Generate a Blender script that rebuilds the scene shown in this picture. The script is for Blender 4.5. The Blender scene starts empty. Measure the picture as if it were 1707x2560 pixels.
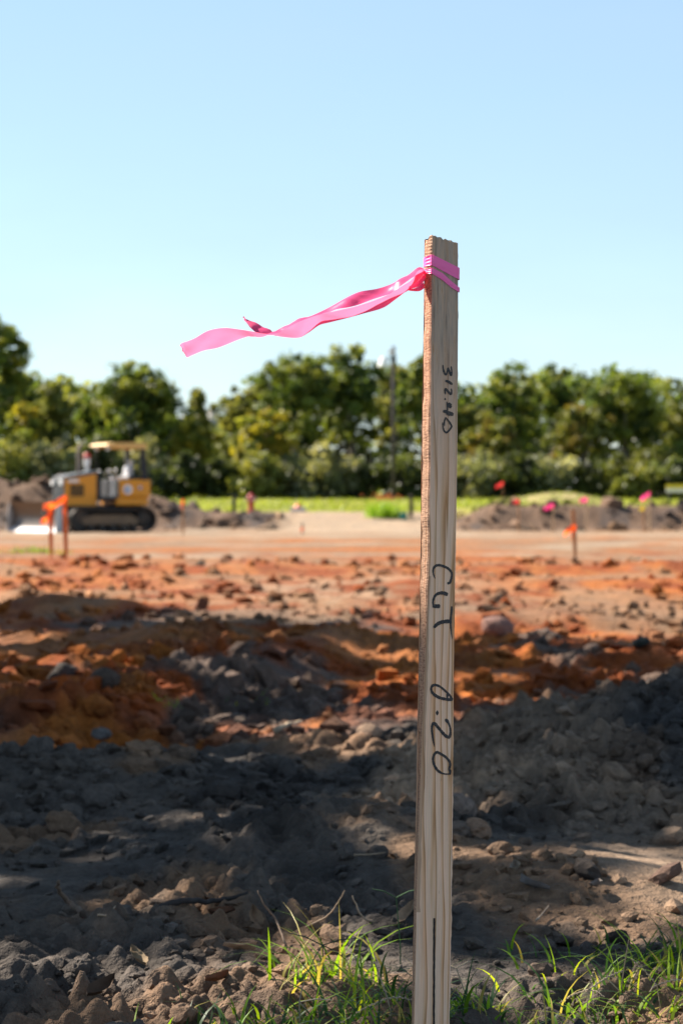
import bpy, math, random
import numpy as np
from mathutils import Vector, Matrix

R = math.radians
rng = np.random.default_rng(7)
random.seed(7)
scene = bpy.context.scene
C = scene.collection

# ------------------------------------------------------------------ camera
F_PX, CX, CY, YH, CAM_H = 5740.0, 853.5, 1280.0, 1230.0, 0.75
PITCH = math.atan((CY - YH) / F_PX)
cam_d = bpy.data.cameras.new('camera')
cam = bpy.data.objects.new('camera', cam_d)
C.objects.link(cam)
cam.location = (0, 0, CAM_H)
cam.rotation_euler = (R(90) - PITCH, 0, 0)
cam_d.sensor_fit = 'VERTICAL'
cam_d.sensor_height = 22.3
cam_d.sensor_width = 14.87
cam_d.lens = 22.3 * F_PX / 2560.0
cam_d.clip_start = 0.05
cam_d.clip_end = 4000
cam_d.dof.use_dof = True
cam_d.dof.focus_distance = 3.0
cam_d.dof.aperture_fstop = 5.8
scene.camera = cam

# ------------------------------------------------------------------ sky and sun
SUN_AZ, SUN_EL = R(56), R(38)          # azimuth turned from the view direction towards the left
S = Vector((-math.sin(SUN_AZ) * math.cos(SUN_EL), math.cos(SUN_AZ) * math.cos(SUN_EL), math.sin(SUN_EL)))
world = bpy.data.worlds.new('World')
scene.world = world
world.use_nodes = True
wn = world.node_tree
bg = wn.nodes['Background']
sky = wn.nodes.new('ShaderNodeTexSky')
sky.sky_type = 'NISHITA'
sky.sun_disc = False
sky.sun_elevation = SUN_EL
sky.sun_rotation = -SUN_AZ
sky.air_density = 1.0
sky.dust_density = 0.0
sky.ozone_density = 1.5
tint = wn.nodes.new('ShaderNodeMix'); tint.data_type = 'RGBA'; tint.blend_type = 'MULTIPLY'
tint.inputs[0].default_value = 1.0; tint.inputs[7].default_value = (0.93, 0.97, 1.03, 1)
veil = wn.nodes.new('ShaderNodeMix'); veil.data_type = 'RGBA'; veil.inputs[0].default_value = 0.45   # thin even high haze over the whole sky
veil.inputs[7].default_value = (3.45, 4.7, 5.75, 1)
tcw = wn.nodes.new('ShaderNodeTexCoord'); mpw = wn.nodes.new('ShaderNodeMapping'); mpw.inputs['Scale'].default_value = (3, 3, 11); mpw.inputs['Rotation'].default_value = (0, R(12), 0)
nzw = wn.nodes.new('ShaderNodeTexNoise'); nzw.inputs['Scale'].default_value = 1.6; nzw.inputs['Detail'].default_value = 5; nzw.inputs['Roughness'].default_value = 0.55
mrw = wn.nodes.new('ShaderNodeMapRange'); mrw.inputs['From Min'].default_value = 0.3; mrw.inputs['From Max'].default_value = 0.7; mrw.inputs['To Min'].default_value = 0.34; mrw.inputs['To Max'].default_value = 0.58
wn.links.new(tcw.outputs['Generated'], mpw.inputs[0]); wn.links.new(mpw.outputs[0], nzw.inputs['Vector']); wn.links.new(nzw.outputs[0], mrw.inputs[0]); wn.links.new(mrw.outputs[0], veil.inputs[0])
wn.links.new(sky.outputs[0], tint.inputs[6]); wn.links.new(tint.outputs[2], veil.inputs[6]); wn.links.new(veil.outputs[2], bg.inputs['Color'])
bg.inputs['Strength'].default_value = 0.051

sun_d = bpy.data.lights.new('sun', 'SUN')
sun_d.energy = 5.0
sun_d.angle = R(0.53)
sun_d.color = (1.0, 0.90, 0.76)
sun = bpy.data.objects.new('sun', sun_d)
C.objects.link(sun)
sun.rotation_euler = (-S).to_track_quat('-Z', 'Y').to_euler()
sun.location = (-30, 20, 40)

vs = scene.view_settings
vs.view_transform = 'Standard'
vs.look = 'None'
vs.gamma = 1.0
vs.exposure = 1.72
vs.use_curve_mapping = False
scene.cycles.use_denoising = True
scene.cycles.max_bounces = 8
scene.cycles.transparent_max_bounces = 8

# ------------------------------------------------------------------ helpers
def P(px, py, d):
    """point of the place seen at a photograph pixel at ground distance d"""
    cp, sp = math.cos(PITCH), math.sin(PITCH)
    dx, dz = px - CX, CY - py
    v = Vector((dx, F_PX * cp + dz * sp, -F_PX * sp + dz * cp))
    k = d / v.y
    return Vector((v.x * k, d, CAM_H + v.z * k))

def hsh(ix, iy, seed):
    n = (ix.astype(np.int64) * 374761393 + iy.astype(np.int64) * 668265263 + seed * 1442695041) & 0xffffffff
    n = ((n ^ (n >> 13)) * 1274126177) & 0xffffffff
    n = (n ^ (n >> 16)) & 0xffffffff
    return n / 4294967295.0

def perlin(x, y, seed=0):
    x = np.asarray(x, float); y = np.asarray(y, float)
    ix, iy = np.floor(x), np.floor(y)
    fx, fy = x - ix, y - iy
    u = fx * fx * fx * (fx * (fx * 6 - 15) + 10); v = fy * fy * fy * (fy * (fy * 6 - 15) + 10)
    def g(ox, oy):
        a = hsh(ix + ox, iy + oy, seed) * 2 * np.pi
        return np.cos(a) * (fx - ox) + np.sin(a) * (fy - oy)
    a, b, c, d = g(0, 0), g(1, 0), g(0, 1), g(1, 1)
    return (a + (b - a) * u + (c - a) * v + (a - b - c + d) * u * v) * 1.5

def fbm(x, y, oct=4, seed=0, gain=0.5):
    s = 0; a = 1.0; f = 1.0
    for o in range(oct):
        s = s + a * perlin(x * f, y * f, seed + o * 17); a *= gain; f *= 2.03
    return s

def sstep(a, b, x):
    t = np.clip((np.asarray(x, float) - a) / (b - a), 0, 1)
    return t * t * (3 - 2 * t)

def newmesh(name, verts, faces, col=None, smooth=True, uvw=None):
    """verts (n,3) array, faces: (m,k) array of one size or list of lists"""
    me = bpy.data.meshes.new(name)
    verts = np.asarray(verts, dtype=np.float32)
    if isinstance(faces, np.ndarray):
        m, k = faces.shape
        me.vertices.add(len(verts)); me.vertices.foreach_set('co', verts.ravel())
        me.loops.add(m * k); me.loops.foreach_set('vertex_index', faces.astype(np.int32).ravel())
        me.polygons.add(m)
        me.polygons.foreach_set('loop_start', np.arange(0, m * k, k, dtype=np.int32))
        me.polygons.foreach_set('loop_total', np.full(m, k, dtype=np.int32))
        me.update(calc_edges=True)
    else:
        me.from_pydata([tuple(map(float, v)) for v in verts], [], faces)
    if col is not None:
        a = me.color_attributes.new('col', 'FLOAT_COLOR', 'POINT')
        c4 = np.ones((len(verts), 4), dtype=np.float32); c4[:, :3] = col
        a.data.foreach_set('color', c4.ravel())
    if uvw is not None:
        a = me.attributes.new('wood', 'FLOAT_VECTOR', 'POINT')
        a.data.foreach_set('vector', np.asarray(uvw, dtype=np.float32).ravel())
    me.polygons.foreach_set('use_smooth', np.full(len(me.polygons), smooth, dtype=bool))
    me.validate()
    me.update()
    return me

def tag(o, label=None, cat=None, group=None, kind=None):
    if label: o['label'] = label
    if cat: o['category'] = cat
    if group: o['group'] = group
    if kind: o['kind'] = kind
    return o

def link(name, me, mat=None, parent=None, loc=None):
    o = bpy.data.objects.new(name, me)
    C.objects.link(o)
    if mat is not None and me is not None and not me.materials: me.materials.append(mat)
    if parent is not None: o.parent = parent
    if loc is not None: o.location = loc
    return o

def empty(name, loc, rz=0, label=None, cat=None, group=None):
    o = bpy.data.objects.new(name, None)
    C.objects.link(o); o.location = loc; o.rotation_euler = (0, 0, rz)
    o.empty_display_size = 0.1
    return tag(o, label, cat, group)

class MB:
    """collects shapes; build() links them as one mesh object"""
    def __init__(s): s.v, s.f, s.c = [], [], []
    def add(s, vs, fs, col=None):
        b = len(s.v); s.v += [tuple(v) for v in vs]; s.f += [[i + b for i in f] for f in fs]
        s.c += [col or (1, 1, 1)] * len(vs)
        return s
    def box(s, x0, x1, y0, y1, z0, z1, bev=0.0, col=None):
        if bev <= 0:
            v = [(x, y, z) for z in (z0, z1) for y in (y0, y1) for x in (x0, x1)]
            return s.add(v, [[0, 2, 3, 1], [4, 5, 7, 6], [0, 1, 5, 4], [2, 6, 7, 3], [0, 4, 6, 2], [1, 3, 7, 5]], col)
        b = min(bev, (x1 - x0) / 2.01, (y1 - y0) / 2.01, (z1 - z0) / 2.01)
        v = []; ids = {}
        for i, x in enumerate((x0, x1)):
            for j, y in enumerate((y0, y1)):
                for k, z in enumerate((z0, z1)):
                    sx, sy, sz = (1, -1)[i], (1, -1)[j], (1, -1)[k]
                    ids[i, j, k] = (len(v), len(v) + 1, len(v) + 2)
                    v += [(x, y + sy * b, z + sz * b), (x + sx * b, y, z + sz * b), (x + sx * b, y + sy * b, z)]
        f = []
        for i in (0, 1):
            q = [ids[i, 0, 0][0], ids[i, 1, 0][0], ids[i, 1, 1][0], ids[i, 0, 1][0]]; f.append(q if i else q[::-1])
            q = [ids[0, i, 0][1], ids[1, i, 0][1], ids[1, i, 1][1], ids[0, i, 1][1]]; f.append(q[::-1] if i else q)
            q = [ids[0, 0, i][2], ids[1, 0, i][2], ids[1, 1, i][2], ids[0, 1, i][2]]; f.append(q if i else q[::-1])
            for j in (0, 1):
                f.append([ids[0, i, j][1], ids[0, i, j][2], ids[1, i, j][2], ids[1, i, j][1]])
                f.append([ids[i, 0, j][0], ids[i, 0, j][2], ids[i, 1, j][2], ids[i, 1, j][0]])
                f.append([ids[i, j, 0][0], ids[i, j, 0][1], ids[i, j, 1][1], ids[i, j, 1][0]])
                for k in (0, 1): f.append(list(ids[i, j, k])) if False else None
        for t in ids.values(): f.append(list(t))
        return s.add(v, f, col)
    def prism(s, poly, y0, y1, col=None):
        """polygon in x,z pulled along y"""
        n = len(poly)
        v = [(x, y0, z) for x, z in poly] + [(x, y1, z) for x, z in poly]
        f = [list(range(n)), list(range(2 * n - 1, n - 1, -1))] + [[i, i + n, (i + 1) % n + n, (i + 1) % n] for i in range(n)]
        return s.add(v, f, col)
    def tube(s, pts, rad, n=8, col=None, cap=True):
        pts = [Vector(p) for p in pts]
        if not hasattr(rad, '__len__'): rad = [rad] * len(pts)
        v, f = [], []
        up = Vector((0, 0, 1)); prev = None
        for i, p in enumerate(pts):
            t = (pts[min(i + 1, len(pts) - 1)] - pts[max(i - 1, 0)])
            if t.length < 1e-9: t = Vector((0, 0, 1))
            t.normalize()
            if prev is None:
                a = t.cross(up)
                if a.length < 0.05: a = t.cross(Vector((1, 0, 0)))
            else:
                a = prev - t * prev.dot(t)
                if a.length < 1e-6: a = t.cross(up)
            a.normalize(); prev = a; b = t.cross(a)
            for k in range(n):
                w = 2 * math.pi * k / n
                v.append(p + (a * math.cos(w) + b * math.sin(w)) * rad[i])
        for i in range(len(pts) - 1):
            for k in range(n):
                f.append([i * n + k, i * n + (k + 1) % n, (i + 1) * n + (k + 1) % n, (i + 1) * n + k])
        if cap:
            f.append(list(range(n - 1, -1, -1))); f.append([(len(pts) - 1) * n + k for k in range(n)])
        return s.add(v, f, col)
    def lathe(s, prof, n=16, cx=0, cy=0, axis='z', off=(0, 0, 0), col=None):
        v, f = [], []
        for r, z in prof:
            for k in range(n):
                w = 2 * math.pi * k / n
                p = (r * math.cos(w), r * math.sin(w), z)
                if axis == 'y': p = (p[0], p[2], p[1])
                if axis == 'x': p = (p[2], p[0], p[1])
                v.append((p[0] + off[0], p[1] + off[1], p[2] + off[2]))
        for i in range(len(prof) - 1):
            for k in range(n):
                f.append([i * n + k, i * n + (k + 1) % n, (i + 1) * n + (k + 1) % n, (i + 1) * n + k])
        f.append(list(range(n - 1, -1, -1))); f.append([(len(prof) - 1) * n + k for k in range(n)])
        return s.add(v, f, col)
    def build(s, name, mat, parent=None, loc=None, smooth=False, usecol=False):
        me = newmesh(name, np.array(s.v, dtype=float), s.f, smooth=smooth, col=np.array(s.c) if usecol else None)
        return link(name, me, mat, parent, loc)

# ------------------------------------------------------------------ materials
def mat_new(name):
    m = bpy.data.materials.new(name); m.use_nodes = True
    nt = m.node_tree
    return m, nt, nt.nodes['Principled BSDF'], nt.nodes['Material Output']

def nd(nt, kind, **kw):
    n = nt.nodes.new(kind)
    for k, v in kw.items():
        if hasattr(n, k): setattr(n, k, v)
        else: n.inputs[k].default_value = v
    return n

def mathn(nt, op, a, b=None, c=None, clamp=False):
    n = nt.nodes.new('ShaderNodeMath'); n.operation = op; n.use_clamp = clamp
    for i, x in enumerate((a, b, c)):
        if x is None: continue
        if isinstance(x, (int, float)): n.inputs[i].default_value = x
        else: nt.links.new(x, n.inputs[i])
    return n.outputs[0]

def mixc(nt, fac, a, b, blend='MIX'):
    n = nt.nodes.new('ShaderNodeMix'); n.data_type = 'RGBA'; n.blend_type = blend
    for sock, x in ((n.inputs[0], fac), (n.inputs[6], a), (n.inputs[7], b)):
        if isinstance(x, (int, float)): sock.default_value = x
        elif isinstance(x, tuple): sock.default_value = (*x[:3], 1)
        else: nt.links.new(x, sock)
    return n.outputs[2]

def ramp(nt, fac, stops):
    n = nt.nodes.new('ShaderNodeValToRGB')
    e = n.color_ramp.elements
    while len(e) < len(stops): e.new(0.5)
    for el, (p, c) in zip(e, stops):
        el.position = p; el.color = (*c, 1) if len(c) == 3 else c
    nt.links.new(fac, n.inputs[0])
    return n.outputs[0]

def noise(nt, vec, scale, detail=3, rough=0.55, out=0):
    n = nt.nodes.new('ShaderNodeTexNoise'); n.inputs['Scale'].default_value = scale
    n.inputs['Detail'].default_value = detail; n.inputs['Roughness'].default_value = rough
    if vec is not None: nt.links.new(vec, n.inputs['Vector'])
    return n.outputs[out]

def bump(nt, h, strength, dist, bsdf):
    n = nt.nodes.new('ShaderNodeBump'); n.inputs['Strength'].default_value = strength
    n.inputs['Distance'].default_value = dist
    nt.links.new(h, n.inputs['Height']); nt.links.new(n.outputs[0], bsdf.inputs['Normal'])

def paint(name, col, rough=0.45, metal=0.0, wear=0.25, dirt=(0.16, 0.10, 0.06), scale=6.0):
    m, nt, b, out = mat_new(name)
    tc = nd(nt, 'ShaderNodeTexCoord').outputs['Object']
    n = noise(nt, tc, scale, 5, 0.65)
    k = ramp(nt, n, [(0.45, (0, 0, 0)), (0.72, (1, 1, 1))])
    c = mixc(nt, mathn(nt, 'MULTIPLY', k, wear), col, dirt)
    nt.links.new(c, b.inputs['Base Color'])
    b.inputs['Metallic'].default_value = metal
    nt.links.new(mathn(nt, 'MULTIPLY_ADD', n, 0.25, rough - 0.1), b.inputs['Roughness'])
    return m

def soil_material():
    m, nt, b, out = mat_new('soil')
    geo = nd(nt, 'ShaderNodeNewGeometry').outputs['Position']
    at = nd(nt, 'ShaderNodeAttribute', attribute_name='col').outputs['Color']
    n1 = noise(nt, geo, 9, 6, 0.7); n2 = noise(nt, geo, 55, 4, 0.7); n3 = noise(nt, geo, 1.7, 4, 0.6)
    v = ramp(nt, n1, [(0.25, (0.55, 0.55, 0.56)), (0.5, (1, 1, 1)), (0.75, (1.5, 1.42, 1.34))])
    c = mixc(nt, 1.0, at, v, 'MULTIPLY')
    v2 = ramp(nt, n2, [(0.3, (0.72, 0.72, 0.72)), (0.7, (1.28, 1.26, 1.22))])
    c = mixc(nt, 1.0, c, v2, 'MULTIPLY')
    v3 = ramp(nt, n3, [(0.3, (0.82, 0.84, 0.88)), (0.7, (1.15, 1.1, 1.05))])
    c = mixc(nt, 1.0, c, v3, 'MULTIPLY')
    nt.links.new(c, b.inputs['Base Color'])
    b.inputs['Roughness'].default_value = 0.95
    b.inputs['Specular IOR Level'].default_value = 0.15
    h = mathn(nt, 'ADD', mathn(nt, 'MULTIPLY', n1, 1.0), mathn(nt, 'MULTIPLY', n2, 0.35))
    bump(nt, h, 0.9, 0.03, b)
    return m

def leaf_material(name, trans=0.45, gloss=0.35, sat=1.0):
    m, nt, b, out = mat_new(name)
    at = nd(nt, 'ShaderNodeAttribute', attribute_name='col').outputs['Color']
    b.inputs['Roughness'].default_value = 0.5
    b.inputs['Specular IOR Level'].default_value = gloss
    nt.links.new(at, b.inputs['Base Color'])
    t = nd(nt, 'ShaderNodeBsdfTranslucent')
    tcol = mixc(nt, 1.0, at, (1.25, 1.15, 0.55), 'MULTIPLY')
    nt.links.new(tcol, t.inputs[0])
    mx = nd(nt, 'ShaderNodeMixShader'); mx.inputs[0].default_value = trans
    nt.links.new(b.outputs[0], mx.inputs[1]); nt.links.new(t.outputs[0], mx.inputs[2])
    nt.links.new(mx.outputs[0], out.inputs[0])
    return m

def tape_material(name, col, tcol, trans=0.5):
    m, nt, b, out = mat_new(name)
    tc = nd(nt, 'ShaderNodeTexCoord').outputs['Object']
    n = noise(nt, tc, 240, 3, 0.6)
    b.inputs['Base Color'].default_value = (*col, 1)
    b.inputs['Roughness'].default_value = 0.33
    b.inputs['Specular IOR Level'].default_value = 0.4
    bump(nt, n, 0.25, 0.001, b)
    t = nd(nt, 'ShaderNodeBsdfTranslucent'); t.inputs[0].default_value = (*tcol, 1)
    mx = nd(nt, 'ShaderNodeMixShader'); mx.inputs[0].default_value = trans
    nt.links.new(b.outputs[0], mx.inputs[1]); nt.links.new(t.outputs[0], mx.inputs[2])
    nt.links.new(mx.outputs[0], out.inputs[0])
    return m

def wood_material():
    """pine: attribute wood = (across 0..1, height in metres, face 0 front / 1 side / 2 others / 3 end)"""
    m, nt, b, out = mat_new('pine_wood')
    at = nd(nt, 'ShaderNodeAttribute', attribute_name='wood').outputs['Vector']
    sp = nd(nt, 'ShaderNodeSeparateXYZ'); nt.links.new(at, sp.inputs[0])
    u, z, fc = sp.outputs
    def vec(x, y, w):
        n = nd(nt, 'ShaderNodeCombineXYZ')
        for i, q in enumerate((x, y, w)):
            if isinstance(q, (int, float)): n.inputs[i].default_value = q
            else: nt.links.new(q, n.inputs[i])
        return n.outputs[0]
    M = lambda op, a, c=None, d=None: mathn(nt, op, a, c, d)
    w = noise(nt, vec(M('MULTIPLY', u, 1.4), M('MULTIPLY', z, 1.6), M('MULTIPLY', fc, 5.0)), 1.0, 3, 0.5)
    s = M('ADD', M('ADD', M('MULTIPLY', u, 3.6), M('MULTIPLY', w, 4.2)), M('MULTIPLY', z, 1.1))
    f = M('FRACT', s)
    grain = ramp(nt, f, [(0.0, (0.92, 0.615, 0.425)), (0.55, (0.88, 0.575, 0.385)), (0.80, (0.77, 0.44, 0.245)),
                         (0.93, (0.47, 0.225, 0.09)), (0.985, (0.78, 0.48, 0.30)), (1.0, (0.92, 0.615, 0.425))])
    fib = noise(nt, vec(M('MULTIPLY', u, 60), M('MULTIPLY', z, 14), fc), 1.0, 4, 0.7)
    c = mixc(nt, 1.0, grain, ramp(nt, fib, [(0.25, (0.74, 0.75, 0.77)), (0.75, (1.2, 1.19, 1.17))]), 'MULTIPLY')
    # pink-violet and grey-green clouds in the sapwood
    cl = noise(nt, vec(M('MULTIPLY', u, 3), M('MULTIPLY', z, 5), 3.0), 1.0, 4, 0.6)
    c = mixc(nt, 1.0, c, ramp(nt, cl, [(0.3, (0.92, 0.96, 1.0)), (0.7, (1.08, 0.98, 0.95))]), 'MULTIPLY')
    # little dark pits
    pit = noise(nt, vec(M('MULTIPLY', u, 26), M('MULTIPLY', z, 60), 9.0), 1.0, 2, 0.5)
    c = mixc(nt, M('MULTIPLY', ramp(nt, pit, [(0.72, (0, 0, 0)), (0.78, (1, 1, 1))]), 0.5), c, (0.13, 0.09, 0.07))
    # weathered grey upper end with an olive stain below it
    we = noise(nt, vec(M('MULTIPLY', u, 9), M('MULTIPLY', z, 22), 1.0), 1.0, 4, 0.6)
    zt = M('ADD', z, M('MULTIPLY', M('SUBTRACT', we, 0.5), 0.10))
    k = ramp(nt, M('MULTIPLY_ADD', zt, 2.6, -1.9), [(0.0, (0, 0, 0)), (0.55, (1, 1, 1))])
    wcol = ramp(nt, we, [(0.25, (0.09, 0.085, 0.078)), (0.44, (0.30, 0.25, 0.205)), (0.60, (0.42, 0.30, 0.22)), (0.72, (0.30, 0.16, 0.06)), (0.85, (0.20, 0.14, 0.085))])
    c = mixc(nt, M('MULTIPLY', M('MULTIPLY', k, 0.8), M('LESS_THAN', fc, 0.5)), c, wcol)
    # bark-brown wane running down the left edge of the lower half
    wn_ = noise(nt, vec(M('MULTIPLY', z, 9.0), 4.0, M('MULTIPLY', u, 2.0)), 1.0, 3, 0.6)
    ed = M('LESS_THAN', u, M('MULTIPLY_ADD', wn_, 0.26, -0.015))
    zb = M('MULTIPLY', M('LESS_THAN', z, 0.64), M('GREATER_THAN', z, 0.20))
    c = mixc(nt, M('MULTIPLY', M('MULTIPLY', M('MULTIPLY', ed, zb), M('LESS_THAN', fc, 0.5)), 0.6), c, (0.33, 0.18, 0.10))
    # side: warmer, with saw ticks, darkened to tone down sun on that face
    side = M('COMPARE', fc, 1.0, 0.3)
    tk = noise(nt, vec(M('MULTIPLY', u, 2.6), M('MULTIPLY', z, 420), 2.0), 1.0, 3, 0.65)
    scol = mixc(nt, 1.0, c, ramp(nt, tk, [(0.32, (0.22, 0.17, 0.15)), (0.48, (0.46, 0.41, 0.385)), (0.7, (0.64, 0.60, 0.58))]), 'MULTIPLY')
    c = mixc(nt, side, c, scol)
    # sawn end and back
    c = mixc(nt, M('GREATER_THAN', fc, 2.5), c, (0.10, 0.08, 0.065))
    nt.links.new(c, b.inputs['Base Color'])
    b.inputs['Roughness'].default_value = 0.78
    b.inputs['Specular IOR Level'].default_value = 0.25
    h = M('ADD', M('MULTIPLY', fib, 0.6), M('ADD', M('MULTIPLY', f, -0.25), M('MULTIPLY', M('MULTIPLY', tk, side), 1.6)))
    bump(nt, h, 0.7, 0.0012, b)
    return m

def plain_wood(name, col):
    m, nt, b, out = mat_new(name)
    tc = nd(nt, 'ShaderNodeTexCoord').outputs['Object']
    mp = nd(nt, 'ShaderNodeMapping'); mp.inputs['Scale'].default_value = (60, 60, 5); nt.links.new(tc, mp.inputs[0])
    n = noise(nt, mp.outputs[0], 1.0, 4, 0.6)
    c = mixc(nt, n, tuple(x * 0.55 for x in col), tuple(min(1, x * 1.35) for x in col))
    nt.links.new(c, b.inputs['Base Color']); b.inputs['Roughness'].default_value = 0.8
    return m

def bark_material():
    m, nt, b, out = mat_new('bark')
    tc = nd(nt, 'ShaderNodeTexCoord').outputs['Object']
    mp = nd(nt, 'ShaderNodeMapping'); mp.inputs['Scale'].default_value = (14, 14, 3); nt.links.new(tc, mp.inputs[0])
    n = noise(nt, mp.outputs[0], 1.0, 5, 0.65)
    c = ramp(nt, n, [(0.3, (0.05, 0.042, 0.036)), (0.55, (0.13, 0.11, 0.09)), (0.75, (0.22, 0.19, 0.16))])
    nt.links.new(c, b.inputs['Base Color']); b.inputs['Roughness'].default_value = 0.95
    bump(nt, n, 0.8, 0.05, b)
    return m

def vcol_material(name, rough=0.9, spec=0.2):
    m, nt, b, out = mat_new(name)
    at = nd(nt, 'ShaderNodeAttribute', attribute_name='col').outputs['Color']
    tc = nd(nt, 'ShaderNodeTexCoord').outputs['Object']
    n = noise(nt, tc, 40, 4, 0.65)
    c = mixc(nt, 1.0, at, ramp(nt, n, [(0.3, (0.65, 0.65, 0.65)), (0.7, (1.25, 1.22, 1.18))]), 'MULTIPLY')
    nt.links.new(c, b.inputs['Base Color']); b.inputs['Roughness'].default_value = rough
    b.inputs['Specular IOR Level'].default_value = spec
    return m

def clod_material():
    m, nt, b, out = mat_new('clod')
    oi = nd(nt, 'ShaderNodeObjectInfo')
    tc = nd(nt, 'ShaderNodeNewGeometry').outputs['Position']
    n = noise(nt, tc, 60, 5, 0.7)
    c = mixc(nt, 1.0, oi.outputs['Color'], ramp(nt, n, [(0.3, (0.6, 0.6, 0.62)), (0.7, (1.4, 1.35, 1.3))]), 'MULTIPLY')
    nt.links.new(c, b.inputs['Base Color']); b.inputs['Roughness'].default_value = 0.95
    b.inputs['Specular IOR Level'].default_value = 0.15
    bump(nt, n, 0.8, 0.012, b)
    return m

M_SOIL = soil_material()
M_LEAF = leaf_material('leaf', 0.5)
M_GRASS = leaf_material('grass_blade', 0.55, 0.4)
M_WOOD = wood_material()
M_BARK = bark_material()
M_CLOD = clod_material()
M_VCOL = vcol_material('straw_and_twig')
M_PINK = tape_material('pink_tape', (1.0, 0.12, 0.34), (1.0, 0.17, 0.32), 0.5)
M_PINKW = tape_material('pink_tape_wrapped', (1.0, 0.15, 0.44), (1.0, 0.115, 0.25), 0.06)
M_PINK2 = tape_material('far_pink_tape', (0.95, 0.045, 0.28), (0.95, 0.08, 0.30), 0.4)
M_ORANGE = tape_material('orange_tape', (0.95, 0.13, 0.02), (0.95, 0.18, 0.03), 0.45)
M_RED = tape_material('red_tape', (0.85, 0.04, 0.05), (0.85, 0.06, 0.06), 0.4)
M_YELLOWT = tape_material('yellow_tape', (0.75, 0.55, 0.02), (0.75, 0.6, 0.03), 0.4)
M_INK = paint('marker_ink', (.012, .012, .016), .5, 0, .45, (.22, .15, .11), 420)

# ------------------------------------------------------------------ the ground
SH_L = [(-40, 1.5), (-11.9, 1.42), (-10.3, 1.35), (-8.5, 1.2), (-6.8, 0.98), (-5.6, 0.72), (-4.6, 0.42), (-3.4, 0.42), (-2.5, 0.12), (-1.9, 0.0), (40, 0)]

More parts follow.
